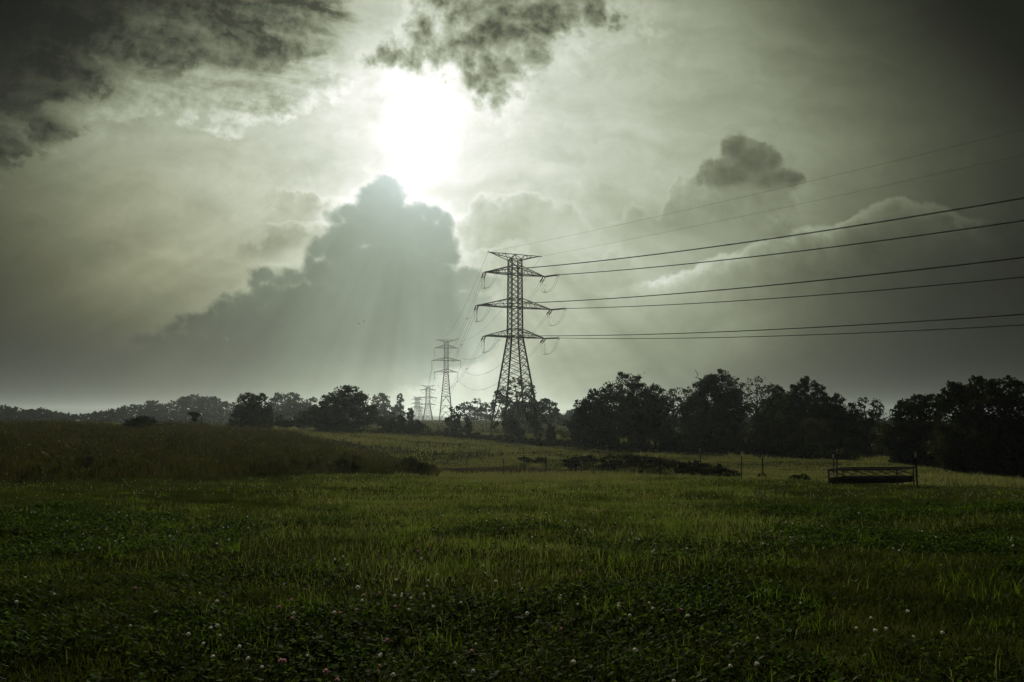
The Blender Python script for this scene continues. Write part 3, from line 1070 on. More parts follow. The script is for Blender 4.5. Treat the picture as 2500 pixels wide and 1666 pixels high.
def tree(name, label, cat, base_px, Y, blobs, ls=None, cover=2.3, mat=None, group=None, trunk=0.0, lump=1.0, upright=False, limbs=True, tilt=None):
    """blobs are (px, py, rx, ry) in photograph pixels seen at distance Y"""
    SEED[0] += 1
    cover *= 1.35 if cover < 1.8 else 1.9
    rng = np.random.default_rng(SEED[0])
    base = on_ground(base_px, Y)
    sc = Y / FPX
    bl = []
    for px, py, rx, ry in blobs:
        c = at(px, py, Y) - base
        rr = min(rx, ry * 1.2)
        c.y += rng.uniform(-.5, .5) * rr * sc
        bl.append((c, (rx * sc, max(rr, .7 * rx) * sc, ry * sc)))
    ls = ls or max(.17, Y * .0021)
    root = empty(name, base, label, cat, group)
    link_obj('crown', fast_mesh('crown', leaf_cloud(bl, ls, cover, rng, lump, upright), 4, mat or M_LEAF), root)
    top = max(bl, key=lambda x: x[0].z)
    hgt = max(.6, top[0].z)
    tr = trunk or max(.05, hgt * .022)
    mb = MB()
    cx = sum(x[0].x * x[1][0] for x in bl) / sum(x[1][0] for x in bl)
    lean = Vector((cx * .5, 0, 0))
    stem = [Vector((0, 0, -.25)), Vector((0, 0, hgt * .12)) + lean * .1, Vector((0, 0, hgt * .35)) + lean * .5, Vector((0, 0, hgt * .62)) + lean * .85, top[0] * .92]
    mb.tube(stem, [tr * 1.5, tr * 1.1, tr * .9, tr * .55, tr * .2], 7)
    if limbs:
        for c, r in bl:
            if c is top[0]:
                continue
            z0 = min(max(.15 * hgt, c.z * .55), hgt * .6)
            f = z0 / (hgt * .62)
            s0 = Vector((0, 0, z0)) + lean * f * .85
            m_ = s0.lerp(c, .5) + Vector((rng.uniform(-.1, .1), 0, -.04)) * hgt * .2
            mb.tube([s0, m_, c], [tr * .5, tr * .35, tr * .14], 5)
            for _ in range(3):
                e_ = c + Vector(rng.normal(size=3) * np.array(r) * .6)
                mb.tube([m_.lerp(c, .6), e_], [tr * .16, tr * .06], 4)
    mb.build('trunk', M_BARK, root)
    return root


RB = 'trees of the dark wood edge on the right'
tree('cedar_tree', 'dark cone shaped cedar at the left end of the right hand wood', 'tree', 1440, 122,
     [(1447, 963, 11, 16), (1441, 985, 26, 20), (1418, 990, 20, 14), (1440, 1012, 44, 28), (1435, 1042, 52, 32), (1440, 1064, 48, 16)], cover=3.0, mat=M_LEAF2, lump=.8, group=RB)
tree('oak_tree', 'tall spreading tree with a flat topped crown, highest on the left of the wood', 'tree', 1542, 118,
     [(1530, 928, 34, 18), (1552, 942, 24, 16), (1495, 950, 32, 20), (1470, 962, 18, 14), (1560, 962, 30, 22), (1500, 990, 58, 36), (1560, 1005, 50, 40), (1468, 1015, 30, 30), (1510, 1040, 60, 34), (1575, 1050, 42, 30)],
     cover=1.9, trunk=.32, group=RB)
tree('oak_tree', 'middle sized tree with ragged top between the flat topped tree and the tall dark one', 'tree', 1600, 114,
     [(1600, 948, 16, 10), (1588, 958, 30, 16), (1610, 985, 36, 30), (1585, 1005, 40, 40), (1612, 1045, 40, 38)], cover=2.2, group=RB)
tree('walnut_tree', 'low rounded tree with sky showing through its airy crown', 'tree', 1640, 128,
     [(1648, 957, 24, 10), (1680, 956, 18, 10), (1635, 972, 24, 14), (1670, 978, 28, 16), (1648, 1008, 38, 26), (1650, 1050, 44, 36)], cover=1.25, trunk=.28, group=RB)
tt = tree('oak_tree', 'tallest dark tree with a bare dead twig sticking out on its left', 'tree', 1745, 108,
          [(1738, 925, 20, 14), (1768, 918, 18, 16), (1785, 930, 14, 12), (1716, 945, 22, 22), (1750, 945, 40, 26), (1796, 960, 22, 28), (1735, 980, 54, 40), (1780, 1000, 42, 44), (1700, 1005, 36, 44), (1740, 1050, 80, 48)],
          cover=2.6, trunk=.35, group=RB)
mb = MB()
b0 = tt.location
q = [at(x, y, 108) - b0 for x, y in ((1722, 940), (1708, 925), (1700, 922), (1704, 915), (1697, 903))]
mb.tube(q, [.07, .06, .05, .045, .03], 5)
mb.tube([q[2], q[2] + Vector((-.25, 0, .05))], [.035, .02], 4)
mb.build('dead_twig', M_BARK, tt)
tree('locust_tree', 'thin leaved see through tree behind the tall dark one', 'tree', 1845, 124,
     [(1822, 937, 16, 11), (1848, 929, 16, 9), (1885, 944, 16, 12), (1862, 948, 24, 12), (1832, 962, 24, 16), (1875, 966, 28, 16), (1852, 1000, 46, 30), (1855, 1050, 50, 34)], cover=.9, trunk=.2, group=RB)
tree('oak_tree', 'dark bushy topped tree standing between the see through tree and the twin topped one', 'tree', 1905, 104,
     [(1900, 958, 16, 16), (1915, 975, 26, 22), (1890, 985, 30, 26), (1905, 1025, 58, 44), (1895, 1075, 70, 34)], cover=2.5, group=RB)
tree('hickory_tree', 'tree with two tall leafy tufts, the right one leaning out', 'tree', 1955, 98,
     [(1966, 929, 12, 12), (1955, 945, 16, 16), (1938, 950, 14, 14), (1972, 945, 11, 14), (1925, 968, 16, 14), (1955, 972, 24, 20), (1945, 1005, 50, 36), (1950, 1060, 66, 48)], cover=2.3, group=RB)
tree('hickory_tree', 'slender topped tree just right of the twin tufted tree', 'tree', 1995, 96,
     [(1988, 940, 9, 12), (1998, 950, 16, 14), (2008, 962, 14, 10), (1992, 970, 18, 16), (2005, 995, 30, 26), (2010, 1040, 52, 44), (2005, 1085, 60, 30)], cover=2.2, group=RB)
tree('oak_tree', 'dark wide tree with a blunt top at the right part of the wood edge', 'tree', 2045, 92,
     [(2048, 974, 18, 11), (2035, 985, 26, 16), (2030, 1010, 46, 30), (2050, 1050, 50, 44), (2040, 1090, 56, 28)], cover=2.7, group=RB)
tree('oak_tree', 'gappy ragged tree at the right end of the wood, beside the notch of open sky', 'tree', 2118, 90,
     [(2105, 978, 14, 10), (2080, 988, 10, 10), (2092, 995, 20, 14), (2140, 984, 14, 12), (2155, 998, 11, 10), (2130, 1005, 22, 16), (2092, 1020, 26, 20), (2140, 1022, 18, 14), (2110, 1050, 42, 30), (2120, 1090, 46, 34)],
     cover=1.7, trunk=.2, group=RB)
GR = 'big dark trees at the right edge'
tree('maple_tree', 'big tree sloping down to the notch of open sky', 'tree', 2240, 68,
     [(2262, 972, 28, 10), (2235, 984, 34, 18), (2208, 998, 22, 18), (2190, 1018, 16, 18), (2275, 995, 36, 26), (2235, 1030, 54, 40), (2205, 1070, 40, 44), (2260, 1090, 66, 54), (2200, 1120, 36, 34)], cover=3.0, ls=.2, trunk=.25, group=GR)
tree('maple_tree', 'tall dark tree with a lumpy round top in the far right group', 'tree', 2370, 60,
     [(2322, 944, 14, 14), (2343, 945, 12, 13), (2380, 934, 22, 14), (2360, 952, 30, 18), (2310, 968, 20, 20), (2400, 960, 30, 24), (2350, 1000, 60, 44), (2350, 1070, 74, 60), (2350, 1125, 70, 40)], cover=3.0, ls=.2, trunk=.28, group=GR)
tree('maple_tree', 'broad dark tree reaching the right edge of the view', 'tree', 2455, 56,
     [(2430, 934, 22, 12), (2462, 932, 24, 12), (2490, 948, 14, 16), (2415, 948, 14, 12), (2455, 965, 50, 28), (2455, 1020, 64, 56), (2460, 1090, 72, 64), (2440, 1140, 60, 34)], cover=3.0, ls=.19, trunk=.3, group=GR)
tree('maple_tree', 'dark tree cut off by the right edge of the view', 'tree', 2560, 54,
     [(2530, 985, 34, 26), (2570, 990, 60, 40), (2560, 1060, 80, 70), (2550, 1130, 70, 44)], cover=2.6, ls=.19, group=GR)

# shrubs in front of the wood
SB = 'shrubs along the foot of the wood'
for px, Y, bl, lab in (
        (1430, 118, [(1430, 1066, 26, 12), (1412, 1072, 20, 9)], 'low shrub at the foot of the cone shaped cedar'),
        (1555, 112, [(1552, 1064, 9, 14), (1560, 1078, 16, 14)], 'narrow shrub like a dark cone under the flat topped tree'),
        (1622, 108, [(1624, 1048, 12, 14), (1618, 1066, 26, 20), (1635, 1078, 20, 14)], 'spiky pale green shrub, the largest before the middle of the wood'),
        (1672, 106, [(1674, 1078, 6, 9), (1673, 1086, 8, 6)], 'tiny pale shrub alone on the edge of the field'),
        (1785, 102, [(1775, 1062, 10, 14), (1800, 1072, 18, 14), (1782, 1085, 30, 16)], 'shrub with upright sprays under the tallest dark tree'),
        (1868, 96, [(1862, 1038, 24, 10), (1882, 1050, 20, 10), (1850, 1070, 26, 18), (1880, 1085, 30, 18)], 'shrub with flat pale leaf layers right of the upright sprays'),
        (1945, 90, [(1945, 1064, 14, 14), (1950, 1082, 30, 20), (1925, 1092, 22, 14)], 'rounded yellowish shrub under the twin tufted tree'),
        (1985, 88, [(1975, 1034, 20, 14), (1995, 1050, 26, 20), (1985, 1085, 34, 24)], 'tall soft shrub half way to the notch of open sky'),
        (2085, 84, [(2085, 1086, 26, 20), (2100, 1104, 34, 16)], 'dark shrub low before the gappy tree at the end of the wood'),
        (2175, 80, [(2165, 1070, 14, 24), (2160, 1100, 28, 24)], 'shrub filling the notch between the wood and the far right trees')):
    tree('shrub', lab, 'shrub', px, Y, bl, cover=1.9, mat=M_LEAF3, group=SB, lump=1.1, upright=True)

# centre, around the big pylon
tree('poplar_tree', 'open crowned tree seen through the legs of the big pylon', 'tree', 1265, 235,
     [(1230, 955, 20, 14), (1258, 935, 20, 13), (1282, 938, 20, 13), (1300, 948, 9, 13), (1212, 965, 12, 11), (1236, 978, 22, 12), (1204, 985, 8, 10), (1290, 962, 18, 13), (1262, 962, 22, 10), (1300, 978, 10, 12), (1265, 992, 34, 10)], cover=1.5, trunk=.5, ls=.55)
tree('oak_tree', 'dense dark tree low behind the right legs of the big pylon', 'tree', 1290, 228, [(1300, 985, 12, 20), (1275, 1000, 36, 18), (1310, 1005, 22, 22), (1265, 1020, 40, 18), (1235, 1010, 26, 18)], cover=2.2, ls=.5)
tree('oak_tree', 'rounded tree right of the big pylon, sloping down to a bush', 'tree', 1338, 245, [(1330, 982, 16, 10), (1342, 990, 20, 14), (1335, 1008, 28, 18), (1355, 1010, 10, 12), (1345, 1022, 26, 10), (1370, 1028, 14, 7)], cover=2.2, ls=.55)
tree('oak_tree', 'hazy tree in the gap left of the cone shaped cedar', 'tree', 1395, 380, [(1388, 1012, 10, 8), (1398, 1006, 12, 8), (1378, 1022, 14, 9), (1400, 1022, 16, 10)], cover=1.8, ls=.8)
tree('oak_tree', 'broad hazy tree left of the big pylon, with a wispy pale top', 'tree', 1165, 340, [(1165, 980, 12, 7), (1140, 990, 16, 10), (1125, 1002, 12, 10), (1180, 992, 16, 10), (1200, 990, 12, 8), (1160, 1005, 34, 14), (1200, 1010, 18, 14), (1160, 1018, 44, 9)], cover=1.7, ls=.75)
tree('bush', 'single dark bush on the far pasture left of the big pylon', 'bush', 1187, 300, [(1187, 1018, 10, 5)], cover=2.2, ls=.5, limbs=False)
HC = 'bushes along the hedge before the big pylon'
tree('hawthorn_bush', 'tall ragged bush on the hedge below the second pylon', 'bush', 1108, 150,
     [(1104, 1000, 7, 7), (1116, 998, 6, 6), (1124, 1011, 4, 3), (1106, 1014, 9, 9), (1116, 1022, 10, 12), (1096, 1030, 11, 12), (1112, 1042, 17, 16)], cover=2.0, ls=.30, mat=M_LEAF, group=HC)
tree('hawthorn_bush', 'upright narrow bush on the hedge midway between the two pylons', 'bush', 1142, 150, [(1141, 1026, 7, 8), (1145, 1036, 10, 10), (1141, 1048, 14, 12)], cover=2.2, ls=.3, group=HC)
tree('hawthorn_bush', 'broad rounded bush at the hedge under the middle of the big pylon', 'bush', 1250, 146, [(1236, 1036, 13, 8), (1255, 1034, 10, 10), (1250, 1052, 24, 16), (1270, 1058, 12, 14)], cover=2.0, ls=.3, group=HC)
tree('vine_snag', 'dead stump with a forked top, overgrown with vine, right of the pylon legs', 'snag', 1310, 144,
     [(1281, 1003, 3, 4), (1287, 1013, 5, 6), (1293, 1024, 7, 8), (1308, 1004, 4, 8), (1307, 1018, 7, 9), (1302, 1034, 12, 12), (1312, 1044, 13, 9)], cover=2.1, ls=.28, group=HC)
tree('vine_snag', 'small vine covered knob on the foot of the pylon leg', 'snag', 1212, 148, [(1212, 1036, 6, 6), (1206, 1044, 5, 4)], cover=2.0, ls=.26, group=HC)
tree('hawthorn_bush', 'small pale bush just left of the egg shaped bush', 'bush', 1314, 142, [(1314, 1062, 12, 14)], cover=1.6, ls=.3, mat=M_LEAF3, group=HC)
tree('hawthorn_bush', 'egg shaped dark bush left of the cone shaped cedar', 'bush', 1343, 140, [(1344, 1048, 9, 12), (1343, 1062, 16, 14)], cover=2.2, ls=.3, group=HC)
tree('hawthorn_bush', 'low tuft of bush between the egg shaped bush and the wood', 'bush', 1372, 138, [(1368, 1056, 10, 6), (1378, 1066, 14, 8)], cover=1.5, ls=.3, mat=M_LEAF3, group=HC)

# left: clumps on the rise
LC = 'trees and bushes along the rise on the left'
tree('oak_tree', 'round dark tree alone at the left end of the hedge', 'tree', 612, 125,
     [(612, 968, 14, 10), (640, 972, 14, 10), (598, 982, 26, 18), (632, 990, 26, 20), (655, 1003, 10, 16), (612, 1015, 48, 24), (578, 1012, 9, 12), (655, 1025, 20, 18)], cover=2.8, ls=.28, group=LC)
tree('bramble_bush', 'low dark bramble spreading round the foot of the round left tree', 'bush', 600, 118, [(580, 1038, 26, 9), (615, 1040, 34, 12), (645, 1040, 26, 10), (568, 1028, 7, 5)], cover=2.2, ls=.26, group=LC, limbs=False)
tree('bramble_bush', 'ragged scrub between the round left tree and the huge bush', 'bush', 700, 128, [(683, 1022, 10, 10), (705, 1030, 16, 8), (694, 1036, 26, 10), (728, 1032, 14, 10)], cover=1.8, ls=.28, group=LC)
tree('walnut_tree', 'huge spreading dark bush like tree, the largest left of the pylons', 'tree', 850, 135,
     [(836, 952, 22, 10), (862, 950, 16, 9), (880, 965, 16, 12), (820, 966, 24, 12), (855, 970, 36, 16), (805, 988, 28, 16), (860, 992, 48, 20), (905, 998, 10, 5), (790, 1008, 36, 20), (850, 1020, 80, 28), (910, 1022, 26, 16), (770, 1030, 40, 18), (770, 1008, 26, 12), (800, 975, 22, 14), (740, 1024, 26, 14)],
     cover=2.6, ls=.30, trunk=.3, group=LC)
tree('bramble_bush', 'lighter scrubby bush at the left foot of the huge bush', 'bush', 742, 132, [(738, 1010, 12, 8), (728, 1022, 14, 9), (750, 1020, 16, 12), (745, 1036, 28, 12)], cover=2.0, ls=.28, mat=M_LEAF3, group=LC)
tree('bramble_bush', 'dark low bush at the right foot of the huge bush', 'bush', 960, 138, [(945, 1030, 20, 12), (972, 1026, 20, 12), (965, 1042, 36, 14)], cover=2.4, ls=.3, group=LC)
tree('bramble_bush', 'rounded dark bush before the far crest, below the third pylon', 'bush', 1018, 140, [(1012, 1034, 18, 11), (1030, 1042, 14, 10), (1010, 1048, 24, 9)], cover=2.2, ls=.3, group=LC)
tree('cedar_tree', 'small upright tree on the crest left of the faint pylons', 'tree', 1003, 185, [(1002, 1003, 8, 7), (1003, 1014, 10, 9), (1002, 1024, 9, 8)], cover=2.4, ls=.38, group=LC)
tree('bush', 'hazy low bush between the huge bush and the small upright tree', 'bush', 952, 235, [(945, 1008, 12, 7), (958, 1012, 10, 7), (952, 1020, 16, 7)], cover=2.0, ls=.45, group=LC)
tree('bush', 'small lopsided bush beside a post on the left skyline', 'bush', 477, 92, [(468, 1010, 9, 5), (480, 1014, 9, 7), (477, 1024, 8, 8)], cover=1.9, ls=.2, group=LC)
tree('bush', 'dome shaped dark bush on the left skyline', 'bush', 343, 84, [(325, 1028, 22, 9), (352, 1024, 28, 10), (340, 1034, 38, 9)], cover=2.3, ls=.2, group=LC, limbs=False)

# hazy trees farther back on the left
HZ = 'hazy trees in the middle distance'
tree('oak_tree', 'hazy round topped tree just right of the huge bush', 'tree', 928, 330, [(930, 968, 18, 9), (915, 978, 16, 9), (940, 982, 12, 10), (928, 996, 26, 12), (930, 1012, 30, 14)], cover=1.8, ls=.7, group=HZ)
tree('poplar_tree', 'hazy column shaped tree right of the round topped one', 'tree', 977, 325, [(977, 968, 8, 6), (977, 980, 11, 9), (975, 995, 13, 10), (962, 1000, 10, 9), (975, 1012, 20, 12)], cover=2.1, ls=.65, group=HZ)
tree('oak_tree', 'hazy domed tree behind the scrub, right of the round left tree', 'tree', 690, 300, [(685, 968, 18, 9), (710, 968, 22, 10), (680, 985, 26, 14), (715, 985, 34, 14), (690, 1005, 44, 16)], cover=2.2, ls=.65, group=HZ)
tree('oak_tree', 'hazy low shouldered tree left of the huge bush', 'tree', 752, 296, [(768, 976, 9, 7), (750, 984, 18, 10), (735, 995, 22, 12), (760, 1000, 20, 12), (745, 1014, 34, 14)], cover=2.2, ls=.65, group=HZ)

# hedge running behind the mown field: one hedge of tangled growth
rng = np.random.default_rng(77)
bl = []
hl = [(780, 1055, 128), (870, 1059, 136), (960, 1062, 140), (1050, 1065, 144), (1150, 1070, 145), (1230, 1077, 142), (1300, 1083, 136), (1400, 1086, 126), (1500, 1092, 116), (1600, 1098, 108), (1700, 1103, 101), (1830, 1109, 92), (1960, 1116, 84), (2080, 1122, 75)]
h0 = on_ground(1150, 145)
for (x0, y0, Y0), (x1, y1, Y1) in zip(hl[:-1], hl[1:]):
    nst = int((x1 - x0) / 9)
    for k in range(nst):
        f = k / nst
        Y = Y0 + (Y1 - Y0) * f + rng.uniform(-1.5, 1.5)
        b_ = on_ground(x0 + (x1 - x0) * f, Y)
        hh = rng.uniform(.35, 1.05) * (1.15 if 1150 > x0 > 960 or x0 > 1380 else .8)
        bl.append((b_ + Vector((0, 0, hh * .6)) - h0, (rng.uniform(.6, 1.1), .8, hh)))
hedge = empty('hedge', h0, 'low tangled hedge along the far side of the mown field', 'hedge')
link_obj('foliage', fast_mesh('foliage', leaf_cloud(bl, .27, 2.4, rng), 4, M_LEAF), hedge)
mb = MB()
for c, r in bl[::2]:
    mb.tube([c + Vector((0, 0, -r[2] - .3)), c + Vector((rng.uniform(-.2, .2), 0, r[2] * .6))], [.05, .02], 4)
tag(mb.build('stem', M_BARK, hedge), kind='stuff')

# brambles on the near fence
FB = 'brambles growing along the near fence'
for px, Y, bl_, lab in (
        (1300, 70, [(1285, 1122, 18, 6), (1320, 1124, 20, 6)], 'low green weed patch between the two fences, left of the brambles'),
        (1420, 61, [(1395, 1126, 24, 9), (1440, 1124, 26, 10), (1415, 1138, 34, 9)], 'leafy green bramble left of the middle fence post'),
        (1520, 57, [(1490, 1122, 26, 9), (1530, 1117, 36, 9), (1510, 1136, 50, 13), (1555, 1130, 26, 12), (1475, 1142, 26, 8)], 'widest dark bramble, right of the middle fence post'),
        (1600, 54, [(1585, 1125, 26, 9), (1615, 1128, 28, 10), (1600, 1144, 46, 14)], 'dark bramble behind the tallest of the middle fence posts'),
        (1690, 49, [(1660, 1138, 26, 10), (1690, 1136, 28, 12), (1715, 1142, 22, 10), (1680, 1150, 46, 11)], 'dark bramble two steps right of the middle fence posts'),
        (1765, 45, [(1750, 1150, 28, 13), (1785, 1156, 20, 10), (1730, 1156, 20, 9)], 'rounded dark bramble just left of the big right fence post'),
        (1862, 46, [(1860, 1162, 10, 9)], 'small dark clump at the foot of a rear fence post'),
        (1945, 42, [(1935, 1168, 14, 9), (1960, 1166, 12, 10)], 'leafy weed clump left of the feed trough')):
    tree('bramble_bush', lab, 'bramble', px, Y, bl_, cover=2.2, ls=.15, mat=M_LEAF, group=FB, limbs=False)
for px, Y, bl_, lab in (
        (230, 36, [(212, 1130, 40, 11), (262, 1134, 34, 10)], 'dark clump standing out of the weeds near the left edge'),
        (655, 37, [(640, 1140, 30, 14), (680, 1146, 26, 10)], 'dark leafy clump on the near edge of the weed patch'),
        (850, 41, [(835, 1128, 20, 14), (860, 1138, 24, 10)], 'dark mound of weeds above the middle of the mown edge'),
        (1010, 44, [(1000, 1130, 24, 12), (1030, 1138, 26, 10), (985, 1140, 18, 8)], 'dark mound of weeds at the right tip of the weed patch')):
    tree('weed_clump', lab, 'weed clump', px, Y, bl_, cover=2.2, ls=.12, mat=M_LEAF3, group='dark clumps in the weed patch', limbs=False, upright=True)

# far wood along the left skyline and behind everything: one mass
rng = np.random.default_rng(21)
prof = [(-200, 985), (0, 988), (20, 990), (60, 1000), (100, 996), (140, 1005), (190, 1010), (250, 1004), (300, 992), (345, 985), (365, 978), (385, 985), (410, 988), (440, 972), (470, 960), (490, 968), (515, 966), (545, 980), (580, 986), (620, 990), (680, 998), (760, 1004)]
bl = []
for (x0, y0), (x1, y1) in zip(prof[:-1], prof[1:]):
    for x in np.arange(x0, x1, 6.5):
        f = (x - x0) / (x1 - x0)
        y = y0 + (y1 - y0) * f + rng.uniform(-1.5, 3.5)
        while y < 1040:
            Y = rng.uniform(350, 410) if x0 > 250 else rng.uniform(310, 360)
            rr = rng.uniform(7, 13)
            c = at(x + rng.uniform(-4, 4), y + rr * .8, Y)
            bl.append((c, (rr * Y / FPX, rr * Y / FPX, rr * .8 * Y / FPX)))
            y += rng.uniform(9, 15)
for x in np.linspace(2120, 2220, 14):
    c = at(x, 1034 + rng.uniform(-3, 5), 300)
    bl.append((c, (2.5, 2, 1.6)))
for x in np.linspace(1320, 2100, 60):
    c = at(x, 1030 + rng.uniform(-6, 6), 330)
    bl.append((c, (3.5, 3, 2.6)))
o_ = link_obj('woods', fast_mesh('woods', leaf_cloud(bl, .85, 2.2, rng), 4, M_LEAF))
tag(o_, 'far wooded ridge rising to a hump along the left skyline', 'woods', kind='stuff')
o_['kind'] = 'stuff'

# ------------------------------------------------------------------ fences
def fence(name, label, posts, hmax, wires, group=None, first_tall=None):
    P = []
    for px, Y, top in posts:
        b_ = on_ground(px, Y)
        hgt = at(px, top, Y).z - b_.z
        P.append((b_, min(max(hgt, 1.0), 1.9)))
    o0 = P[0][0]
    root = empty(name, o0, label, 'fence', group)
    rng = np.random.default_rng(int(posts[0][0]))
    tops = []
    for b_, hgt in P:
        b = b_ - o0
        lean = Vector((rng.uniform(-.05, .05), rng.uniform(-.04, .04), 0))
        mb = MB()
        t_ = b + Vector((0, 0, hgt * .86)) + lean
        # T section: flange and web
        mb.beam(b + Vector((0, 0, -.3)), t_, .075, .03)
        mb.beam(b + Vector((0, .02, -.3)), t_ + Vector((0, .02, 0)), .018, .05)
        for k in range(5):
            c = b.lerp(t_, .3 + .14 * k)
            mb.beam(c + Vector((-.02, -.02, 0)), c + Vector((.02, -.02, 0)), .03)
        po = mb.build('post', M_POST, root)
        mb = MB()
        mb.beam(t_, t_ + Vector((0, 0, hgt * .14)) + lean * .15, .077, .045)
        mb.build('white_tip', M_WHITE, po)
        tops.append((b, t_))
    for f in wires:
        mb = MB()
        pts_ = []
        for (b, t_), (b2_, t2_) in zip(tops[:-1], tops[1:]):
            p, q = b.lerp(t_, f), b2_.lerp(t2_, f)
            for k in range(4):
                pts_.append(p.lerp(q, k / 4) - Vector((0, .03, .05 * math.sin(math.pi * k / 4))))
        pts_.append(tops[-1][0].lerp(tops[-1][1], f))
        mb.tube(pts_, .006, 4)
        mb.build('wire', M_FWIRE, root)
    return root


fence('wire_fence', 'near wire fence of white tipped steel posts along the edge of the mown grass',
      [(2233, 34, 1105), (2038, 35.5, 1097), (1807, 38, 1102), (1608, 43.5, 1111), (1447, 49, 1112), (1332, 54.5, 1110), (1230, 60, 1113), (1140, 66, 1107), (1057, 71, 1100), (986, 76, 1094), (876, 86, 1080)],
      1.5, (.25, .5, .75, .95))
fence('wire_fence', 'rear wire fence running across the slope beyond the dirt lane',
      [(2032, 48, 1110), (1860, 53, 1111), (1709, 58, 1096), (1580, 62.5, 1104), (1465, 67, 1103), (1367, 71.5, 1101), (1279, 76, 1089), (1195, 81, 1086), (1122, 86, 1077), (1050, 92, 1070), (992, 97, 1061), (939, 103, 1055), (882, 110, 1044), (735, 118, 1044)],
      1.4, (.3, .6, .92))
fence('wire_fence', 'short run of thin posts and a rail on the left skyline',
      [(430, 88, 1030), (490, 90, 1010), (526, 92, 1032), (550, 94, 1030)], 1.2, (.6,))

# ------------------------------------------------------------------ feed trough
Cr = [at(2023, 1149, 36.2), at(2190, 1149, 36.6), at(2229, 1140, 37.9), at(2056, 1140, 37.5)]
zt_ = sum(c.z for c in Cr) / 4
Cr = [Vector((c.x, c.y, zt_)) for c in Cr]
g0 = on_ground(2128, 37)
O = Vector((g0.x, g0.y, g0.z))
ft = empty('feed_trough', O, 'metal cattle feed trough with slanted rack bars before the far right trees', 'trough')
L4 = [c - O for c in Cr]
mb = MB()
ring = L4 + [L4[0]]
for a, b in zip(ring[:-1], ring[1:]):
    mb.tube([a, b], .042, 8)
for c in (L4[0], L4[2]):
    mb.tube([c + Vector((-.06, 0, 0)), c + Vector((.06, 0, 0))], .055, 8)
mb.build('top_rail', M_FEED, ft)
hh = L4[0].z
mid_z = hh * .50
low = []
for c in L4:
    cc = sum(L4, Vector()) / 4
    low.append(Vector((c.x + (cc.x - c.x) * .03, c.y + (cc.y - c.y) * .12, mid_z)))
mb = MB()
bot = [Vector((v.x + (cc.x - v.x) * .06, v.y + (cc.y - v.y) * .30, .16)) for v in low]
vv = low + bot
inn = [v + (cc - v) * .03 for v in low]
mb.add(vv, [(0, 1, 5, 4), (1, 2, 6, 5), (2, 3, 7, 6), (3, 0, 4, 7), (4, 5, 6, 7)])
mb.add([v + Vector((0, 0, -.01)) for v in inn] + [b * .98 + Vector((0, 0, .04)) for b in bot], [(1, 0, 4, 5), (2, 1, 5, 6), (3, 2, 6, 7), (0, 3, 7, 4), (7, 6, 5, 4)])
mb.build('trough_body', M_TROUGH, ft)
mb = MB()
rg = low + [low[0]]
for a, b in zip(rg[:-1], rg[1:]):
    mb.tube([a + Vector((0, 0, .01)), b + Vector((0, 0, .01))], .025, 6)
mb.build('trough_rim', M_FEED, ft)
for k in range(7):
    f = k / 6
    for (a0, a1), (c0, c1) in (((L4[0], L4[1]), (low[3], low[2])), ((L4[3], L4[2]), (low[0], low[1]))):
        p = a0.lerp(a1, f)
        q = c0.lerp(c1, f).lerp(cc + Vector((0, 0, 0)), .0)
        q = Vector((c0.lerp(c1, f).x, (p.y + c0.lerp(c1, f).y) / 2, mid_z + .02))
        mb = MB()
        mb.tube([p, q], .02, 6)
        mb.build('rack_bar', M_FEED, ft)
for c in L4:
    mb = MB()
    mb.tube([c, Vector((c.x, c.y, gz(c.x + O.x, c.y + O.y) - O.z - .1))], .034, 7)
    mb.build('leg', M_FEED, ft)

# ------------------------------------------------------------------ birds
for (px, py), lab in (((876, 790.5), 'lower of two tiny birds flying below the great cloud'), ((889, 785), 'upper of two tiny birds flying below the great cloud')):
    c = at(px, py, 190)
    br = empty('bird', c, lab, 'bird', 'pair of birds in the sky')
    mb = MB()
    mb.tube([Vector((-.20, 0, 0)), Vector((-.12, 0, .02)), Vector((0, 0, .02)), Vector((.12, 0, .03)), Vector((.17, 0, .04)), Vector((.22, 0, .035))], [.02, .06, .085, .055, .05, .01], 8)
    mb.add([(-.18, -.03, .0), (-.18, .03, .0), (-.33, .05, .0), (-.33, -.05, .0)], [(0, 1, 2, 3)])
    mb.build('body', M_BIRD, br)
    for s in (-1, 1):
        mb = MB()
        mb.add([(.08, s * .05, .04), (-.07, s * .05, .03), (.06, s * .24, .14), (-.08, s * .22, .12), (-.04, s * .46, .10),
                (.08, s * .05, .025), (-.07, s * .05, .02), (.06, s * .24, .125), (-.08, s * .22, .11)],
               [(0, 2, 3, 1), (2, 4, 3), (5, 6, 8, 7), (7, 8, 4), (0, 5, 7, 2), (1, 3, 8, 6)])
        mb.build('wing', M_BIRD, br)

# ------------------------------------------------------------------ grass
rng = np.random.default_rng(11)
WEED_POLY = np.array([(p.x, p.y) for p in (at(*q) for q in (
    (-500, 1180, 29), (0, 1182, 28.5), (300, 1174, 30.5), (600, 1170, 33.5), (900, 1162, 38.5), (1075, 1152, 45), (1060, 1125, 60), (900, 1090, 76), (700, 1064, 96), (560, 1048, 104), (300, 1040, 100), (0, 1040, 98), (-500, 1040, 95)))])


def inside(poly, X, Y):
    r = np.zeros(len(X), bool)
    n = len(poly)
    for i in range(n):
        x0, y0 = poly[i]
        x1, y1 = poly[(i + 1) % n]
        c = ((y0 > Y) != (y1 > Y)) & (X < (x1 - x0) * (Y - y0) / (y1 - y0 + 1e-12) + x0)
        r ^= c
    return r


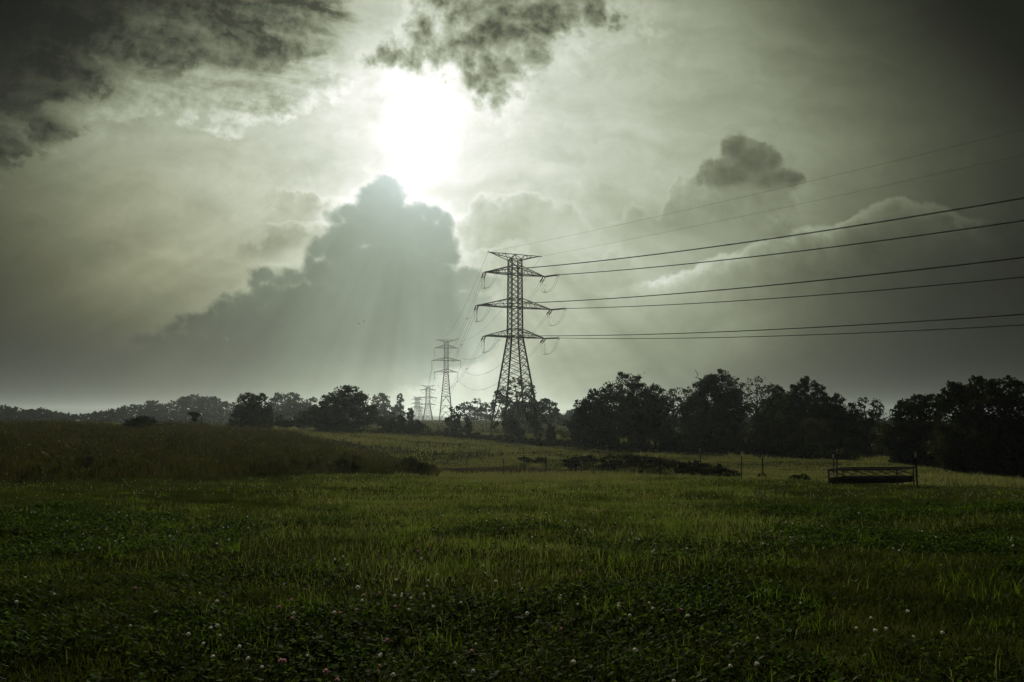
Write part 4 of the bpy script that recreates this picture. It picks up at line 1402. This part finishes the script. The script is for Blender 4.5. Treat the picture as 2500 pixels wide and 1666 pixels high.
def patches(X, Y, s, seed):
    """smooth 0..1 field for clumping"""
    r = np.random.default_rng(seed)
    v = np.zeros(len(X))
    for k in range(5):
        a = r.uniform(0, 2 * math.pi)
        f = s * 1.7 ** k * r.uniform(.8, 1.2)
        v += np.sin((X * math.cos(a) + Y * math.sin(a)) * f + r.uniform(0, 6) + 1.5 * np.sin((X * math.sin(a) - Y * math.cos(a)) * f * .7)) * .75 ** k
    return .5 + v / 4.2


def wedge(Y0, Y1, n, extra=2.5, wide=.70):
    Y = np.sqrt(rng.uniform(Y0 ** 2, Y1 ** 2, n))
    X = rng.uniform(-1, 1, n) * (Y * wide + extra)
    return X, Y


LANE = np.array([(q.x, q.y) for q in dense])


def off_lane(X, Y, w=1.7):
    ok = np.ones(len(X), bool)
    near = np.where((Y > 38) & (Y < 105))[0]
    for i in range(0, len(near), 20000):
        j = near[i:i + 20000]
        d_ = np.hypot(X[j, None] - LANE[None, :, 0], Y[j, None] - LANE[None, :, 1]).min(1)
        ok[j] = d_ > w * rng.uniform(.55, 1.1, len(j))
    return ok


def blades(X, Y, H, W, lean, two=True):
    """bent blades; each is 2 quads' worth of corners (or one tapering quad)"""
    n = len(X)
    Z = ground_z(X, Y) - .01
    a = rng.uniform(0, 2 * math.pi, n)
    wv = np.stack([np.cos(a), np.sin(a), np.zeros(n)], 1) * (W / 2)[:, None]
    b = rng.uniform(0, 2 * math.pi, n)
    ln = (lean * H)[:, None] * np.stack([np.cos(b), np.sin(b), np.zeros(n)], 1)
    P0 = np.stack([X, Y, Z], 1)
    up = np.array([0, 0, 1.0])
    P1 = P0 + up * (H * .6)[:, None] + ln * .35
    P2 = P0 + up * (H * np.sqrt(np.clip(1 - lean * lean * .5, .3, 1)))[:, None] + ln
    q1 = np.stack([P0 - wv, P0 + wv, P1 + wv * .8, P1 - wv * .8], 1)
    q2 = np.stack([P1 - wv * .8, P1 + wv * .8, P2 + wv * .12, P2 - wv * .12], 1)
    if two:
        return np.concatenate([q1, q2], 0).reshape(-1, 3)
    return np.stack([P0 - wv, P0 + wv, P2 + wv * .2, P2 - wv * .2], 1).reshape(-1, 3)


parts_ = []
for Y0, Y1, n, h, w in ((2.8, 7, 200000, .044, .0056), (7, 12, 240000, .047, .0075), (12, 21, 270000, .052, .012), (21, 46, 260000, .07, .022)):
    X, Y = wedge(Y0, Y1, n)
    tall = patches(X, Y, .9, 4)
    keep = (rng.random(n) < np.clip(tall * 1.5 + .1, .35, 1)) & ~inside(WEED_POLY, X, Y)
    X, Y, tall = X[keep], Y[keep], tall[keep]
    k = len(X)
    H = h * rng.lognormal(0, .34, k) * (.6 + .8 * tall)
    tuft = patches(X, Y, .35, 9) > .78
    H[tuft] *= 1.45
    parts_.append(blades(X, Y, np.clip(H, .025, .24), w * rng.uniform(.6, 1.3, k), rng.uniform(.25, 1.1, k), Y0 < 12))
o_ = link_obj('grass', fast_mesh('grass', np.concatenate(parts_), 4, M_GRASS))
tag(o_, 'short mown grass of the foreground field', 'grass', kind='stuff')

# paler, longer seeding grass crowded mid-field to paint in the brighter glare there
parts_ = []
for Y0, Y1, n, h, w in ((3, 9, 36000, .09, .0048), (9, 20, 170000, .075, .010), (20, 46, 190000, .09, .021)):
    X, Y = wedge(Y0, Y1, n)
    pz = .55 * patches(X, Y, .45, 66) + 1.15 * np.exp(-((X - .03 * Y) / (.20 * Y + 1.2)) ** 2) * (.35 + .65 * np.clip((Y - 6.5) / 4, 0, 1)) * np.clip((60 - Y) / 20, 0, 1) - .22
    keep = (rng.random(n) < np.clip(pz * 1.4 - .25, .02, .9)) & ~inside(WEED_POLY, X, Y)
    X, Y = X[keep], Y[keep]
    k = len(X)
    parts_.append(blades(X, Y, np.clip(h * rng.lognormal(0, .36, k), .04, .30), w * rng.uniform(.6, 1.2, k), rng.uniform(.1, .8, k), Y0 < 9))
o_ = link_obj('seeding_glare_grass', fast_mesh('seeding_glare_grass', np.concatenate(parts_), 4, M_PALE))
tag(o_, 'paler seeding grass, crowded mid-field to paint in the brighter glare', 'grass', kind='stuff')

# lush tufts of longer blades standing out of the sward
parts_ = []
for Y0, Y1, n, per, w in ((4, 9, 70, 60, .0055), (9, 18, 170, 42, .009), (18, 40, 240, 30, .018)):
    X, Y = wedge(Y0, Y1, n)
    ok = ~inside(WEED_POLY, X, Y)
    X, Y = X[ok], Y[ok]
    sz = rng.uniform(.05, .22, len(X))
    hh = rng.uniform(.07, .17, len(X))
    X = np.repeat(X, per) + rng.normal(size=len(X) * per) * np.repeat(sz, per)
    Y = np.repeat(Y, per) + rng.normal(size=len(Y) * per) * np.repeat(sz, per)
    k = len(X)
    parts_.append(blades(X, Y, np.repeat(hh, per) * rng.uniform(.5, 1.2, k), w * rng.uniform(.7, 1.3, k), rng.uniform(.1, .9, k), True))
o_ = link_obj('grass_tufts', fast_mesh('grass_tufts', np.concatenate(parts_), 4, M_TUFT))
o_.name = 'tufted_grass'
tag(o_, 'lush tufts of longer blades standing out of the sward', 'grass', kind='stuff')

# rougher pasture beyond the fence
parts_ = []
for Y0, Y1, n, h, w in ((40, 80, 280000, .16, .05), (80, 175, 220000, .20, .11), (175, 490, 80000, .3, .20)):
    X, Y = wedge(Y0, Y1, n, 4, .72)
    keep = ~inside(WEED_POLY, X, Y) & off_lane(X, Y) & (rng.random(n) < np.clip(patches(X, Y, .25, 14) * 1.5 - .1, .15, 1))
    X, Y = X[keep], Y[keep]
    k = len(X)
    parts_.append(blades(X, Y, h * rng.lognormal(0, .4, k) * (.5 + patches(X, Y, .12, 3)), w * rng.uniform(.5, 1.3, k), rng.uniform(.2, .9, k), False))
o_ = link_obj('pasture_grass', fast_mesh('pasture_grass', np.concatenate(parts_), 4, M_PASTURE))
tag(o_, 'rough pasture grass on the slope beyond the fences', 'grass', kind='stuff')

# tall seeding weeds on the rise at the left
n = 230000
X, Y = wedge(27, 105, n, 3, .74)
keep = inside(WEED_POLY, X, Y) & off_lane(X, Y)
X, Y = X[keep], Y[keep]
pt_ = patches(X, Y, .22, 31)
keep = rng.random(len(X)) < np.clip(pt_ * 1.6 - .2, .1, 1)
X, Y, pt_ = X[keep], Y[keep], pt_[keep]
k = len(X)
Hw = np.clip(.50 * rng.lognormal(0, .35, k) * (.5 + pt_), .15, 1.3)
st_ = blades(X, Y, Hw, .016 * (1 + Y / 40) * rng.uniform(.6, 1.3, k), rng.uniform(.05, .95, k), True)
sel = rng.random(k) < np.where(X > -.22 * Y, .26, .10)  # more pale heads towards the right, painting in the bank's lit tips
leafp = np.stack([X[sel] + rng.uniform(-.1, .1, sel.sum()), Y[sel] + rng.uniform(-.1, .1, sel.sum()), ground_z(X[sel], Y[sel]) + Hw[sel] * rng.uniform(.5, 1.0, sel.sum())], 1)
lc = []
for p in (leafp,):
    m_ = len(p)
    a = rng.normal(size=(m_, 3)) * .5 + np.array([0, 0, .6])
    a /= np.linalg.norm(a, axis=1, keepdims=True)
    b = np.cross(a, rng.normal(size=(m_, 3)))
    b /= np.linalg.norm(b, axis=1, keepdims=True)
    s_ = (rng.uniform(.014, .038, m_) * (1 + p[:, 1] / 60))[:, None]
    lc.append(np.stack([p - a * s_, p + b * s_ * .45, p + a * s_, p - b * s_ * .45], 1).reshape(-1, 3))
o_ = link_obj('weed_glint_seed', fast_mesh('weed_glint_seed', np.concatenate(lc), 4, M_PALE))
tag(o_, 'pale seed heads painting glints of light on the tall weeds', 'weeds', kind='stuff')
o_ = link_obj('tall_weeds', fast_mesh('tall_weeds', st_, 4, M_WEED))
tag(o_, 'tall brownish seeding weeds covering the rise on the left', 'weeds', kind='stuff')

# leafy weeds in lumps among the stems
bl = []
while len(bl) < 420:
    Y = math.sqrt(rng.uniform(28 ** 2, 95 ** 2))
    X = rng.uniform(-.72, .05) * Y
    if not inside(WEED_POLY, np.array([X]), np.array([Y]))[0]:
        continue
    if Y > 45 and patches(np.array([X]), np.array([Y]), .2, 8)[0] < .45:
        continue
    hh = rng.uniform(.18, .5)
    bl.append(((X, Y, gz(X, Y) + hh * .7), (rng.uniform(.3, 1.1), rng.uniform(.3, .8), hh)))
o_ = link_obj('leafy_weeds', fast_mesh('leafy_weeds', leaf_cloud(bl, .12, 1.1, rng, 1.1, True), 4, M_LEAF3))
tag(o_, 'leafy weeds in lumps among the tall stems', 'weeds', kind='stuff')

# clover leaves between the blades
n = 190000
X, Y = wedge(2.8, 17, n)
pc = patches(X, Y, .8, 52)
mid_ = np.exp(-((X - .03 * Y) / (.20 * Y + 1.2)) ** 2) * np.clip((Y - 6.5) / 4, 0, 1)  # clover thinned mid-field, painting a brighter glare into the lawn's middle
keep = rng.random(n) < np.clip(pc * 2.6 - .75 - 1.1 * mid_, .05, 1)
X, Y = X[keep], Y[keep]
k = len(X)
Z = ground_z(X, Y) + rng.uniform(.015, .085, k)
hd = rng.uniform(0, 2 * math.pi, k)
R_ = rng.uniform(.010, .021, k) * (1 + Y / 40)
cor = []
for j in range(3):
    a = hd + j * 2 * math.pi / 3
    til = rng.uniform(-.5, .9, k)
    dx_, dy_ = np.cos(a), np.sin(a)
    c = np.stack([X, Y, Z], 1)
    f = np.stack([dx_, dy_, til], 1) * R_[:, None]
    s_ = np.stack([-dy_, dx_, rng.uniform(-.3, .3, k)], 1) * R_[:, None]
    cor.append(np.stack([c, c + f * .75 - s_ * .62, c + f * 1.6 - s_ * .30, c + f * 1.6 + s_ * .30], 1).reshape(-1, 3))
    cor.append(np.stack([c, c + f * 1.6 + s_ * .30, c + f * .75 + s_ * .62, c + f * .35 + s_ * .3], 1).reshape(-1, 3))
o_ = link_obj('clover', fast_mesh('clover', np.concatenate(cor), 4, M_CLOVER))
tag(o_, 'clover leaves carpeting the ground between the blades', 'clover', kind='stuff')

# ------------------------------------------------------------------ clover flowers, one by one


def flower_mesh(name, seed, petal, R0, open_=1.0):
    r = np.random.default_rng(seed)
    mb = MB()
    n = 34
    for i in range(n):
        zz = 1 - (i + .5) / n * (1.35 * open_)
        ph = i * 2.399963
        rr = math.sqrt(max(0, 1 - zz * zz))
        d_ = Vector((rr * math.cos(ph), rr * math.sin(ph), zz))
        s = d_.cross(Vector((.1, .2, 1))).normalized()
        u = s.cross(d_)
        c = d_ * R0 * r.uniform(.85, 1.05)
        b_ = d_ * R0 * .35
        w = R0 * .26
        mb.add([b_ - s * w * .5, b_ + s * w * .5, c + s * w + u * w * .2, c + d_ * R0 * .18, c - s * w + u * w * .2], [(0, 1, 2, 3, 4)])
    mb.add(*_ball(R0 * .62))
    mb.cur = 1
    mb.tube([(0, 0, -R0 * .5), (.004, .002, -.05), (0, .004, -.12)], [.0016, .0015, .0016], 5)
    me_ = mb.build(name, [petal, M_CLOVER])
    mesh = me_.data
    bpy.data.objects.remove(me_)
    return mesh


def _ball(r):
    v, f = [], []
    for i in range(5):
        t_ = math.pi * (i + .5) / 5
        for k in range(8):
            a = 2 * math.pi * k / 8
            v.append((r * math.sin(t_) * math.cos(a), r * math.sin(t_) * math.sin(a), r * math.cos(t_)))
    for i in range(4):
        for k in range(8):
            f.append((i * 8 + k, i * 8 + (k + 1) % 8, i * 8 + 8 + (k + 1) % 8, i * 8 + 8 + k))
    f.append(tuple(range(8)))
    f.append(tuple(32 + k for k in range(7, -1, -1)))
    return v, f


WM = [flower_mesh('clover_flower', 1, M_PETAL, .0100), flower_mesh('clover_flower', 2, M_PETAL, .0115, .8), flower_mesh('clover_flower', 3, M_PETAL, .0088)]
PM = [flower_mesh('clover_flower', 4, M_PINK, .0110), flower_mesh('clover_flower', 5, M_PINK, .0125, .8)]
BIGM = flower_mesh('clover_flower', 6, M_PETAL, .017, .75)


def hit(px, py):
    """where the sight line of a photograph pixel meets the ground"""
    u, v = slope(px, py)
    Y = np.linspace(2, 40, 2000)
    zz = EYE + v * Y - (ground_z(u * Y, Y) + .085)
    i = int(np.argmax(zz < 0))
    return Vector((u * Y[i], Y[i], gz(u * Y[i], Y[i]) + .085))


def flower(mesh, p, label, group):
    o = bpy.data.objects.new('clover_flower', mesh)
    o.location = p
    o.rotation_euler = (rng.uniform(-.3, .3), rng.uniform(-.3, .3), rng.uniform(0, 6))
    s = rng.uniform(.95, 1.4)
    o.scale = (s, s, s)
    COL.objects.link(o)
    return tag(o, label, 'flower', group)


flower(BIGM, hit(873, 1437), 'largest white clover head, open wide, left of centre in the dark clover', None)
WL, WG = 'small white clover head on a thin stem in the foreground grass', 'white clover heads in the foreground'
PL, PG = 'small pink clover head on a thin stem in the foreground grass', 'pink clover heads in the foreground'
for px, py in ((980, 1457), (981, 1451), (1046, 1418), (1043, 1432), (968, 1417), (963, 1456), (1035, 1451), (998, 1490), (1058, 1483), (884, 1468), (927, 1603), (1370, 1457), (1368, 1462), (1410, 1477), (1510, 1475),
               (1511, 1482), (1538, 1504), (1427, 1461), (1275, 1441), (1287, 1500), (1783, 1630), (1848, 1623), (2301, 1547), (2126, 1511), (2216, 1495), (2230, 1557), (2137, 1541), (2163, 1537), (1684, 1455), (1680, 1505),
               (514, 1535), (531, 1529), (460, 1552), (538, 1554), (606, 1609), (520, 1607), (497, 1575), (585, 1582), (1162, 1574), (1184, 1402), (1210, 1420), (1066, 1404), (1003, 1463), (816, 1497), (886, 1455), (965, 1415), (1030, 1365), (1180, 1382),
               (930, 1598), (1300, 1340), (1335, 1334), (1420, 1370), (1553, 1316), (1600, 1329), (1930, 1313), (1960, 1312), (2010, 1340), (2195, 1345), (2180, 1340), (1645, 1667), (1155, 1640), (960, 1650), (750, 1603), (640, 1632), (1110, 1620), (1850, 1560), (2090, 1535), (1550, 1590), (1400, 1620)):
    flower(WM[rng.integers(3)], hit(px, py), WL, WG)
for px, py in ((926, 1451), (888, 1455), (872, 1489), (832, 1498), (965, 1484), (715, 1512), (795, 1642), (823, 1662), (945, 1566), (681, 1484), (744, 1440), (711, 1466), (685, 1616), (694, 1616), (998, 1397), (1250, 1373), (1417, 1396), (1268, 1398), (1370, 1538), (1662, 1492), (331, 1437), (1152, 1593), (926, 1629), (1213, 1310), (1020, 1348)):
    flower(PM[rng.integers(2)], hit(px, py), PL, PG)
nW = 0
while nW < 110:
    Y = math.sqrt(rng.uniform(5 ** 2, 15 ** 2))
    X = rng.uniform(-.62, .62) * Y
    if patches(np.array([X]), np.array([Y]), .8, 52)[0] < .5:
        continue
    flower(WM[rng.integers(3)], Vector((X, Y, gz(X, Y) + rng.uniform(.06, .12))), WL, WG)
    nW += 1
# the many farther heads, specks of white
n = 1500
X, Y = wedge(12, 40, n)
keep = ~inside(WEED_POLY, X, Y) & (patches(X, Y, .4, 52) > .5)
X, Y = X[keep], Y[keep]
k = len(X)
Z = ground_z(X, Y) + rng.uniform(.06, .14, k)
cor = []
bv, bf = _ball(1.0)
bv = np.array(bv)
quads = np.array([f for f in bf if len(f) == 4])
Rf = rng.uniform(.009, .013, k)
allv = np.stack([X, Y, Z], 1)[:, None, None] + bv[quads][None] * Rf[:, None, None, None]
o_ = link_obj('clover_blossom', fast_mesh('clover_blossom', allv.reshape(-1, 3), 4, M_PETAL))
tag(o_, 'countless white specks of clover blossom out in the mown field', 'blossom', kind='stuff')

# ------------------------------------------------------------------ haze: the air itself
bpy.ops.mesh.primitive_cube_add(size=1)
hz_ = bpy.context.object
hz_.name = 'haze'
zl, zh = -16.0, 56.0
hz_.dimensions = (10600, 4600, zh - zl)
hz_.location = (0, 1750, (zl + zh) / 2)
m, t, o = material('hazy_air')
pv = t.nodes.new('ShaderNodeVolumePrincipled')
pv.inputs['Color'].default_value = (.86, .97, .92, 1)
pv.inputs['Density'].default_value = 0.00014
pv.inputs['Anisotropy'].default_value = 0.66
t.links.new(pv.outputs[0], o.inputs['Volume'])
hz_.data.materials.append(m)
tag(hz_, kind='stuff')
